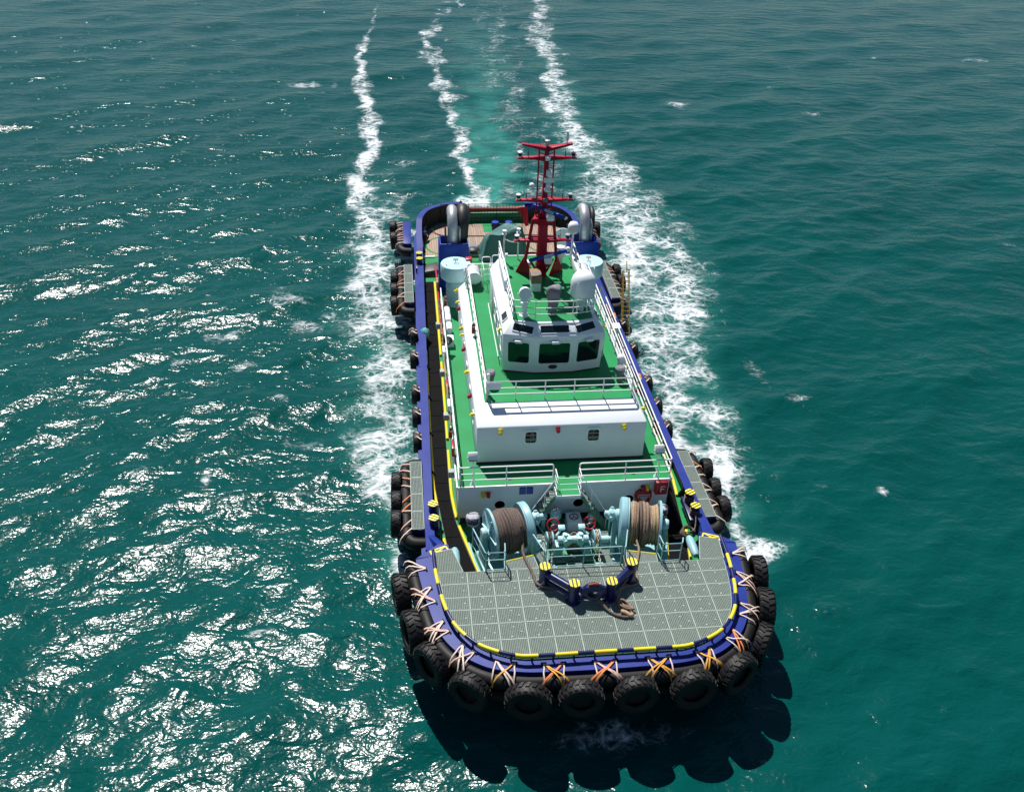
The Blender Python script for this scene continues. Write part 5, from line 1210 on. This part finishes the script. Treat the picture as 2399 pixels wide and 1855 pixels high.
# small chain winches between the drums
for s in (-1, 1):
    x = s*.62
    wn_ = obj('chain_winch', MB().lathe([(.001, -.62), (.16, -.60), (.18, -.42), (.26, -.40), (.26, -.12), (.18, -.10), (.18, .10), (.001, .10)], (x-s*.05, 7.12, 3.85), 'X', 18).rot(Matrix.Identity(4)) if s > 0 else MB().lathe([(.001, .62), (.16, .60), (.18, .42), (.26, .40), (.26, .12), (.18, .10), (.18, -.10), (.001, -.10)], (x-s*.05, 7.12, 3.85), 'X', 18), 'teal_pale', tug, smooth=40)
    for k in range(5):
        a = 2*math.pi*k/5+.3; obj('motor_cylinder', MB().cyl((x-s*.28, 7.12, 3.85), (x-s*.28, 7.12+.33*math.cos(a), 3.85+.33*math.sin(a)), .09, n=10), 'teal_pale', wn_, smooth=40)
    for xx, r in ((s*.92, .40), (s*1.16, .40)):
        obj('chain_wheel_flange', MB().lathe([(.18, xx-.03), (r, xx-.03), (r, xx+.03), (.18, xx+.03)], (0, 7.12, 3.85), 'X', 24, closed=True), 'teal', wn_, smooth=40)
    cw = obj('chain_wheel', MB().lathe([(.001, -.10), (.28, -.10), (.24, 0), (.28, .10), (.001, .10)], (s*1.04, 7.12, 3.85), 'X', 12), 'rope_dark' if s < 0 else 'rope_pale', wn_, smooth=20)
    # anchor chain: separate links round the wheel and forward through the grating
    pts = [(s*1.04, 7.12+.36*math.cos(a), 3.85+.36*math.sin(a)) for a in np.linspace(R_(10), R_(190), 9)]
    pts += [(s*1.04, 6.70, 3.6), (s*1.06, 6.3, 3.42), (s*1.08, 5.9, 3.3), (s*1.1, 5.5, 3.15), (s*1.1, 5.1, 3.05)]
    pth = Path([(p[1], p[2]) for p in pts]); L = 0; k = 0
    while L < pth.L-.1:
        q, t, _ = pth.at(L+.07); d = Vector((0, t.x, t.y)); c = Vector((s*1.06, q.x, q.y))
        sd = Vector((1, 0, 0)) if k % 2 == 0 else d.cross(Vector((1, 0, 0)))
        ring_ = [c+d*(.085*math.cos(a))+sd*(.045*math.sin(a)) for a in [2*math.pi*j/10 for j in range(10)]]
        obj('chain_link', MB().tube(ring_, .017, 5, closed=True), 'rope_dark' if s < 0 else 'strap_cream', wn_, smooth=60); L += .125; k += 1
    obj('winch_stand', MB().box((x-.16, 6.85, DK+.02), (x+.16, 7.4, 3.7)), 'teal', wn_, bevel=.03)
    obj('valve_block', MB().cbox((s*.45, 7.62, 4.12), (.30, .22, .16), 0, R_(20)), 'teal_pale', wn_, bevel=.02)
    obj('valve_arm', MB().cyl((s*.45, 7.6, 4.05), (s*.72, 7.35, 3.9), .05, n=8).cyl((s*.30, 6.9, 3.95), (s*.18, 6.85, 4.12), .03, n=6).cbox((s*.22, 6.86, 4.14), (.2, .14, .08)), 'teal_pale', wn_, smooth=40)
    # red brake handwheel
    hx, hy, hz_ = s*.81, 7.72, 4.22
    hm = Matrix.Translation((hx, hy, hz_)) @ Matrix.Rotation(R_(48), 4, 'X')
    hw_ = obj('brake_handwheel', MB().tube([(.27*math.cos(a), .27*math.sin(a), 0) for a in [2*math.pi*k/24 for k in range(24)]], .032, 8, closed=True).rot(hm), 'red', tug, smooth=60)
    for a in (0, 2.09, 4.19): obj('wheel_spoke', MB().cyl((0, 0, 0), (.26*math.cos(a), .26*math.sin(a), 0), .022, n=6).rot(hm), 'red', hw_)
    obj('wheel_spindle', MB().cyl((0, 0, .06), (.03, -.05, -.75), .03, n=8).rot(hm), 'white_metal', hw_)
# hydraulic piping between the winches
for k, (x, z) in enumerate(((-.95, .16), (-.86, .24), (.86, .16), (.95, .24), (-.2, .12), (.2, .12))):
    obj('hydraulic_pipe', MB().tube(curve([(x*1.6, 9.55, DK+z+.3), (x*1.5, 9.2, DK+z), (x*1.2, 8.4, DK+z), (x, 7.7, DK+z+.1), (x*.9, 7.3, DK+z+.35)], 4), .035, 8), 'teal' if k % 2 else 'black', tug, smooth=60)
for s in (-1, 1):
    obj('chain_stopper', MB().box((s*1.06-.16, 5.75, DK+.03), (s*1.06+.16, 6.25, DK+.42)).cyl((s*1.06-.24, 6.0, DK+.45), (s*1.06+.24, 6.0, DK+.45), .06, n=10), 'teal', tug, bevel=.02)
    obj('pump_unit', MB().lathe([(.001, -.3), (.17, -.3), (.17, .1), (.12, .14), (.12, .3), (.001, .3)], (s*1.62, 7.6, DK+.5), 'X', 16).box((s*1.62-.25, 7.42, DK+.03), (s*1.62+.25, 7.78, DK+.34)), 'teal_pale', tug, smooth=40)
    obj('gauge_stand', MB().cyl((s*1.95, 8.6, DK), (s*1.95, 8.6, DK+.9), .04, n=8).cbox((s*1.95, 8.56, DK+.95), (.26, .12, .2)), 'teal_pale', tug)
    obj('deck_pipe', MB().tube([(s*3.9, 5.3, DK+.12), (s*4.3, 7.0, DK+.12), (s*4.5, 8.2, DK+.12)], .05, 8), 'teal', tug, smooth=60)
# hatch with red symbol, mushroom vents
ht_ = obj('deck_hatch', MB().box((.02, 8.52, DK), (.70, 9.30, 3.55)), 'white', tug, bevel=.05)
m = MB().tube([(.36+.20*math.cos(a), 8.95+.20*math.sin(a), 3.555) for a in [2*math.pi*k/24 for k in range(24)]], .022, 6, closed=True)
m.cyl((.36, 9.13, 3.556), (.36, 8.92, 3.556), .018, n=5).cyl((.36, 8.92, 3.556), (.52, 8.84, 3.556), .018, n=5).cyl((.36, 8.92, 3.556), (.20, 8.84, 3.556), .018, n=5)
obj('hatch_symbol', m, 'red_brown', ht_)
for x, y, r, h in ((-.48, 9.0, .26, 1.22), (-1.02, 9.05, .18, 1.02), (1.18, 9.05, .17, .85)):
    v = obj('mushroom_vent', MB().lathe([(r*.6, 0), (r*.6, h*.55), (r, h*.6), (r*1.05, h*.72), (r*.8, h*.93), (r*.3, h), (.001, h)], (x, y, DK), 'Z', 18), 'teal', tug, smooth=50)
    obj('vent_wheel', MB().tube([(x+.10*math.cos(a), y+.10*math.sin(a), DK+h+.06) for a in [2*math.pi*k/12 for k in range(12)]], .014, 5, closed=True).cyl((x, y, DK+h-.02), (x, y, DK+h+.07), .014, n=5), 'red', v)
    obj('vent_label', MB().cbox((x-.02, y-r*.98, DK+h*.75), (r*.9, .02, h*.10), 0, R_(-25)), 'white', v)
# rails and lips at the back edge of the foredeck
def teal_rail(plan, step=1.6): return railing(tug, plan, 4.50, 1.02, (1.0, .62, .10), step, .028, 'teal', True, .07, 'foredeck_railing')
teal_rail([(-1.60, 4.74), (1.55, 4.74)], 1.58)
teal_rail([(-1.68, 4.70), (-2.02, 5.75)], 2); teal_rail([(1.68, 4.70), (1.98, 5.75)], 2)
teal_rail([(-3.24, 5.3), (-3.28, 4.74), (-4.08, 4.74), (-4.48, 6.3)], 2); teal_rail([(3.24, 5.3), (3.28, 4.74), (4.08, 4.74), (4.2, 5.1)], 2)
for s in (-1, 1):
    q = [(s*1.86, 4.83), (s*3.18, 4.83), (s*3.20, 5.27), (s*1.98, 5.56)]
    lip = obj('rope_apron', grating(q, 4.49, .06, .05, .04, .03), 'galv', tug, smooth=0)
    obj('yellow_lip', MB().cyl((s*3.20, 5.29, 4.49), (s*1.98, 5.58, 4.49), .030, n=8), 'yellow', lip)
    obj('apron_support', MB().prism([(s*1.95, 4.86), (s*3.1, 4.86), (s*3.1, 5.1), (s*1.98, 5.3)], 4.25, 4.35), 'black', lip)
# ---- towing bitts with fairlead on the foredeck
bz = 5.48
bp_ = {(-1): [(-1.77, 3.88), (-.745, 2.86)], 1: [(1.77, 3.88), (.745, 2.86)]}
tb_ = obj('towing_bitts', MB().cyl((-.52, 2.83, 5.12), (.52, 2.83, 5.12), .12, n=14).cyl((-.52, 2.83, 4.72), (.52, 2.83, 4.72), .10, n=14), 'navy', tug, smooth=50)
for s in (-1, 1):
    for k, (x, y) in enumerate(bp_[s]):
        p = obj('bitt_post', MB().lathe([(.30, 0), (.30, .02), (.215, .06), (.215, .80), (.235, .84), (.235, .97), (.001, .97)], (x, y, 4.50), 'Z', 24), 'navy', tb_, smooth=40)
        inst('bitt_cap', capm, Matrix.Translation((x, y, 5.472)), p)
    (xa, ya), (xb, yb) = bp_[s]
    obj('bitt_bar', MB().cyl((xa, ya, 5.14), (xb, yb, 5.14), .155, n=16), 'navy', tb_, smooth=50)
    obj('bitt_bar', MB().cyl((xa, ya, 4.72), (xb, yb, 4.72), .10, n=14), 'navy', tb_, smooth=50)
    obj('bitt_gusset', MB().add([(xa-s*.03, ya-.22, 4.51), (xa+s*.05, ya-.22, 4.95), (xa+s*.30, ya-.25, 4.51), (xa-s*.03, ya-.25, 4.51), (xa+s*.05, ya-.25, 4.95), (xa+s*.30, ya-.28, 4.51)], [(0, 1, 2), (3, 5, 4), (0, 3, 4, 1), (1, 4, 5, 2), (2, 5, 3, 0)]), 'grey_cover', tb_)
pf = [(.24, -.16), (.40, -.14), (.46, 0), (.40, .14), (.24, .16), (.21, 0)]
obj('fairlead_ring', MB().lathe(pf, (0, 0, 0), 'Y', 28, closed=True).rot(Matrix.Translation((.02, 2.80, 5.02)) @ Matrix.Rotation(R_(-14), 4, 'X') @ Matrix.Diagonal((1.12, 1, .84, 1))), 'navy', tb_, smooth=60)
obj('fairlead_wear_plate', MB().tube([(.02+.46*math.cos(a), 2.80, 5.04+.385*math.sin(a)) for a in np.linspace(R_(62), R_(118), 9)], .05, 8), 'red_brown', tb_, smooth=60)
# ---- ropes (loose: things of their own)
Mn = AX[-1]; d0 = Mn @ Vector((.42, -.93, -.25))
la = curve([tuple(Mn @ Vector((.40, -.60, .70))), tuple(Mn @ Vector((.42, -.96, .1))), (-2.42, 5.75, 4.62), (-2.36, 5.3, 4.57), (-2.22, 4.7, 4.57), (-2.14, 4.25, 4.57), (-2.08, 3.85, 4.6), (-1.86, 3.58, 4.66), (-1.5, 3.50, 4.64), (-.9, 3.18, 4.72), (-.3, 2.98, 4.86), (.05, 2.8, 4.86), (.32, 2.45, 4.7), (.60, 2.08, 4.58), (.92, 1.86, 4.57), (1.22, 1.78, 4.58), (1.40, 1.90, 4.58), (1.36, 2.12, 4.60), (1.16, 2.2, 4.60)], 6)
tag(obj('tow_rope', MB().tube(la, .058, 8), 'rope_dark', None, smooth=60), 'dark tow rope led from the left winch drum through the fairlead', 'rope')
hp = MB(); r2 = random.Random(3)
pts = [(1.26+.30*math.cos(t*2.4+.3*math.sin(t))*(.5+.5*math.sin(t*.9)**2), 2.34+.24*math.sin(t*2.1), 4.56+.016*t+.05*math.sin(3*t)) for t in np.linspace(0, 9.5, 44)]
hp.tube(curve(pts, 4), .042, 8); tag(obj('rope_heap', hp, 'rope_tan', None, smooth=60), 'tangled heap of brown rope lying on the foredeck grating beside the towing bitts', 'rope')
tag(obj('rope_eye', MB().tube(curve([(1.02, 2.06, 4.62), (1.18, 1.96, 4.64), (1.34, 1.82, 4.62), (1.44, 1.9, 4.6)], 4), .085, 8), 'rope_pale', None, smooth=60), 'thick pale spliced eye at the end of the rope below the heap on the grating', 'rope')
Mr = AX[1]
lb = curve([tuple(Mr @ Vector((-.28, -.10, 1.02))), tuple(Mr @ Vector((-.28, -.72, .70))), tuple(Mr @ Vector((-.27, -1.0, .05))), (2.5, 5.5, 4.62), (2.35, 5.0, 4.58), (2.1, 4.3, 4.6), (2.06, 3.9, 4.62), (2.02, 3.6, 4.58), (1.8, 3.45, 4.58), (1.45, 3.38, 4.6), (1.1, 3.2, 4.62)], 6)
tag(obj('tow_rope', MB().tube(lb, .05, 8), 'rope_tan', None, smooth=60), 'brown tow rope running straight down from the right winch drum to the right bitt post', 'rope')
tag(obj('heaving_line', MB().tube(curve([(1.58, 4.74, 5.2), (1.56, 3.9, 5.22), (1.77, 3.62, 5.2), (1.6, 3.5, 5.1), (1.2, 3.0, 4.9), (.9, 2.55, 4.62), (.5, 2.5, 4.56)], 5), .014, 6), 'rope_pale', None, smooth=60), 'thin pale line tied round the right bitt post', 'rope')
cl = MB()
for k in range(7):
    z = DK+.32+.085*k; cl.tube([(.12+(.28-.02*k+.03*math.sin(3*a+k))*math.cos(a), 7.45+(.34-.01*k)*math.sin(a), z+.03*math.sin(a*2+k)) for a in [2*math.pi*j/22 for j in range(22)]], .045, 6, closed=True)
tag(obj('rope_coil', cl, 'rope_tan', None, smooth=60), 'coil of brown rope stacked between the two small chain winches', 'rope')
cl = MB()
for k in range(5): cl.tube([(5.42+(.34-.03*k)*math.cos(a), 7.75+(.30-.02*k)*math.sin(a), DK+.5+.05*k+.05*math.sin(2*a+k)) for a in [2*math.pi*j/22 for j in range(22)]], .032, 6, closed=True)
cl.tube(curve([(5.7, 7.75, DK+.65), (5.85, 8.1, 3.5), (5.98, 8.6, 3.7)], 5), .03, 6)
tag(obj('rope_coil', cl, 'rope_dark', None, smooth=60), 'dark coil of rope hanging by the right side bollards', 'rope')
cl = MB()
for y in (9.82, 8.85):
    for k in range(5): cl.tube([(6.0+.225*math.cos(a), y+.225*math.sin(a), 3.2+.13*k+.02*math.sin(a+k)) for a in [2*math.pi*j/20 for j in range(20)]], .02, 6, closed=True)
cl.tube(curve([(6.2, 9.7, 3.7), (6.12, 9.35, 3.78), (6.2, 8.95, 3.66)], 5), .022, 6)
tag(obj('mooring_line', cl, 'rope_tan', None, smooth=60), 'thin mooring line wound in turns round the pair of right side bollards', 'rope')
wc = MB()                                                         # white chain hanging at the left end of the centre rail
for k in range(9):
    c = Vector((-1.38, 4.62, 5.35-.10*k)); sd = Vector((1, 0, 0)) if k % 2 else Vector((0, 1, 0))
    wc.tube([c+Vector((0, 0, 1))*.068*math.cos(a)+sd*.036*math.sin(a) for a in [2*math.pi*j/10 for j in range(10)]], .014, 5, closed=True)
tag(obj('plastic_chain', wc, 'white', None, smooth=60), 'white plastic chain hanging from the foredeck rail above the left striped bitt', 'chain')
# ---- loose gear along the sides
tag(obj('cloth_bundle', MB().loft([[(-5.86+(r*(1+.25*math.sin(5*t+9*z)))*math.cos(t), 26.45+(r*1.25*(1+.25*math.cos(4*t+7*z)))*math.sin(t), z) for t in [2*math.pi*k/14 for k in range(14)]] for z, r in ((3.0, .10), (3.2, .20), (3.4, .27), (3.58, .24), (3.7, .10))]), 'cyan_cloth', None, smooth=50), 'crumpled turquoise net bundle tied at the left bulwark beside the black walkway', 'net')
def extinguisher(x, y, z, label):
    e = empty('fire_extinguisher', (x, y, z), label, 'fire extinguisher', 'red fire extinguishers on the rails')
    obj('cylinder', MB().lathe([(.001, 0), (.085, .01), (.09, .05), (.09, .48), (.06, .56), (.03, .60), (.001, .60)], (x, y, z), 'Z', 14), 'red', e, smooth=50)
    obj('valve_head', MB().cyl((x, y, z+.58), (x, y, z+.68), .025, n=8).cbox((x, y-.06, z+.68), (.04, .18, .04)), 'steel', e)
    obj('clamp_band', MB().lathe([(.092, .40), (.098, .40), (.098, .45), (.092, .45)], (x, y, z), 'Z', 14, closed=True), 'white', e)
extinguisher(-3.55, 18.7, D2+.12, 'red fire extinguisher on the bridge deck rail left of the wheelhouse')
extinguisher(-5.02, 13.3, D1+.1, 'red fire extinguisher on the left boat deck rail, nearest the bow')
extinguisher(-4.62, 26.35, D1+.25, 'red fire extinguisher with white band beside the left engine room vent')
extinguisher(5.02, 13.0, D1+.1, 'red fire extinguisher on the right boat deck rail')
for k, (x, y, t_) in enumerate(((-4.58, 25.35, 'cyl'), (-4.57, 24.55, 'cyl'), (-4.55, 23.5, 'cyl'), (-4.60, 22.2, 'box'))):
    if t_ == 'cyl': obj('white_deck_case', MB().lathe([(.001, -.40), (.15, -.39), (.19, -.32), (.19, .32), (.15, .39), (.001, .40)], (x, y, D1+.42), 'Y', 16).box((x-.12, y-.25, D1), (x+.12, y+.25, D1+.25)), 'white', tug, smooth=50)
    else: obj('white_deck_box', MB().box((x-.24, y-.3, D1), (x+.24, y+.3, D1+.5)), 'white', tug, bevel=.03)
obj('deck_loudspeaker', MB().lathe([(.06, -.15), (.10, 0), (.24, .22), (.26, .24)], (-4.72, 21.2, D1+.75), 'Y', 16), 'black', tug, smooth=50)
obj('red_fire_main', MB().tube([(-4.98, 33.4, 4.4), (-4.98, 31.2, D1+.30), (-4.97, 26.0, D1+.32), (-4.97, 24.0, D1+.32)], .06, 8).tube([(-4.99, 31.0, D1+.1), (-4.99, 24.6, D1+.1)], .035, 8), 'red', tug, smooth=60)
for y, mt in ((22.5, 'red_brown'), (20.6, 'white'), (17.2, 'red'), (15.4, 'white'), (11.9, 'red')):
    obj('rail_gear_box', MB().box((-5.06, y-.3, D1+.22), (-4.92, y+.35, D1+.72)), mt, tug, bevel=.03)
for y in (24.9, 19.7, 15.6, 11.0): obj('walkway_lamp_cage', MB().cbox((-5.12, y, 4.75), (.26, .3, .34)), 'galv', tug, bevel=.02)
for s, y, lab in ((1, 23.6, 'red and white lifebuoy on the right boat deck rail, aft of the white box'), (1, 17.0, 'red and white lifebuoy on the right boat deck rail abreast of the wheelhouse'), (-1, 28.6, 'red and white lifebuoy on the left boat deck rail by the funnel')):
    lb_ = empty('lifebuoy', (s*4.96, y, D1+.35), lab, 'lifebuoy', 'lifebuoys on the boat deck rails')
    obj('ring', MB().tube([(s*5.0, y+.30*math.cos(a), D1+.62+.30*math.sin(a)) for a in [2*math.pi*k/24 for k in range(24)]], .07, 10, closed=True), 'strap_orange', lb_, smooth=60)
    for k in range(4):
        a0 = R_(45+90*k); obj('white_band', MB().tube([(s*5.0, y+.30*math.cos(a), D1+.62+.30*math.sin(a)) for a in np.linspace(a0-.18, a0+.18, 5)], .074, 10), 'white', lb_, smooth=60)
obj('white_deck_box', MB().box((4.62, 21.9, D1+.5), (5.04, 22.5, D1+1.0)), 'white', tug, bevel=.03)
obj('red_hose_bundle', MB().tube(curve([(4.95, 26.0, D1+.3), (5.02, 25.0, D1+.5), (4.95, 24.2, D1+.35), (5.02, 22.8, D1+.5), (4.95, 20.5, D1+.4), (5.0, 19.0, D1+.3)], 5), .07, 8), 'red_brown', tug, smooth=60)
for k, (y0, y1, mt) in enumerate(((26.0, 21.0, 'rope_tan'), (23.5, 18.0, 'gangway_yellow'), (21.5, 16.0, 'rope_pale'), (27.0, 22.5, 'red_brown'), (18.5, 13.5, 'rope_tan'))):
    rr_ = random.Random(k)
    obj('rail_hose', MB().tube(curve([(-4.98-.05*rr_.random(), y, D1+.25+.55*rr_.random()) for y in np.linspace(y0, y1, 9)], 4), .035, 6), mt, tug, smooth=60)
# boarding gangway slung outside the right bulwark
gw = empty('boarding_gangway', (6.75, 28.0, 2.9), 'rusty yellow lattice boarding gangway slung upright outside the right bulwark', 'gangway')
g0, g1 = Vector((6.62, 26.6, 2.85)), Vector((6.98, 29.5, 5.9)); ax = (g1-g0).normalized(); sd = Vector((1, 0, 0)); sd = (sd-ax*sd.dot(ax)).normalized(); nn = ax.cross(sd)
for a in (-.22, .22):
    for b in (0, .42):
        obj('side_tube', MB().cyl(g0+sd*a+nn*b, g1+sd*a*.8+nn*b*.8, .028, n=6), 'gangway_yellow', gw)
Lg = (g1-g0).length
for k in range(15):
    p = g0+ax*Lg*(k+.3)/15
    obj('rung', MB().cyl(p+sd*-.22, p+sd*.22, .022, n=6), 'gangway_yellow', gw)
    for a in (-.22, .22):
        obj('stanchion', MB().cyl(p+sd*a, p+sd*a+nn*.42+ax*(.2 if k % 2 else 0), .016, n=5), 'gangway_yellow', gw)
obj('top_pole', MB().cyl(g1-ax*.2, g1+ax*.55, .03, n=6), 'gangway_yellow', gw)
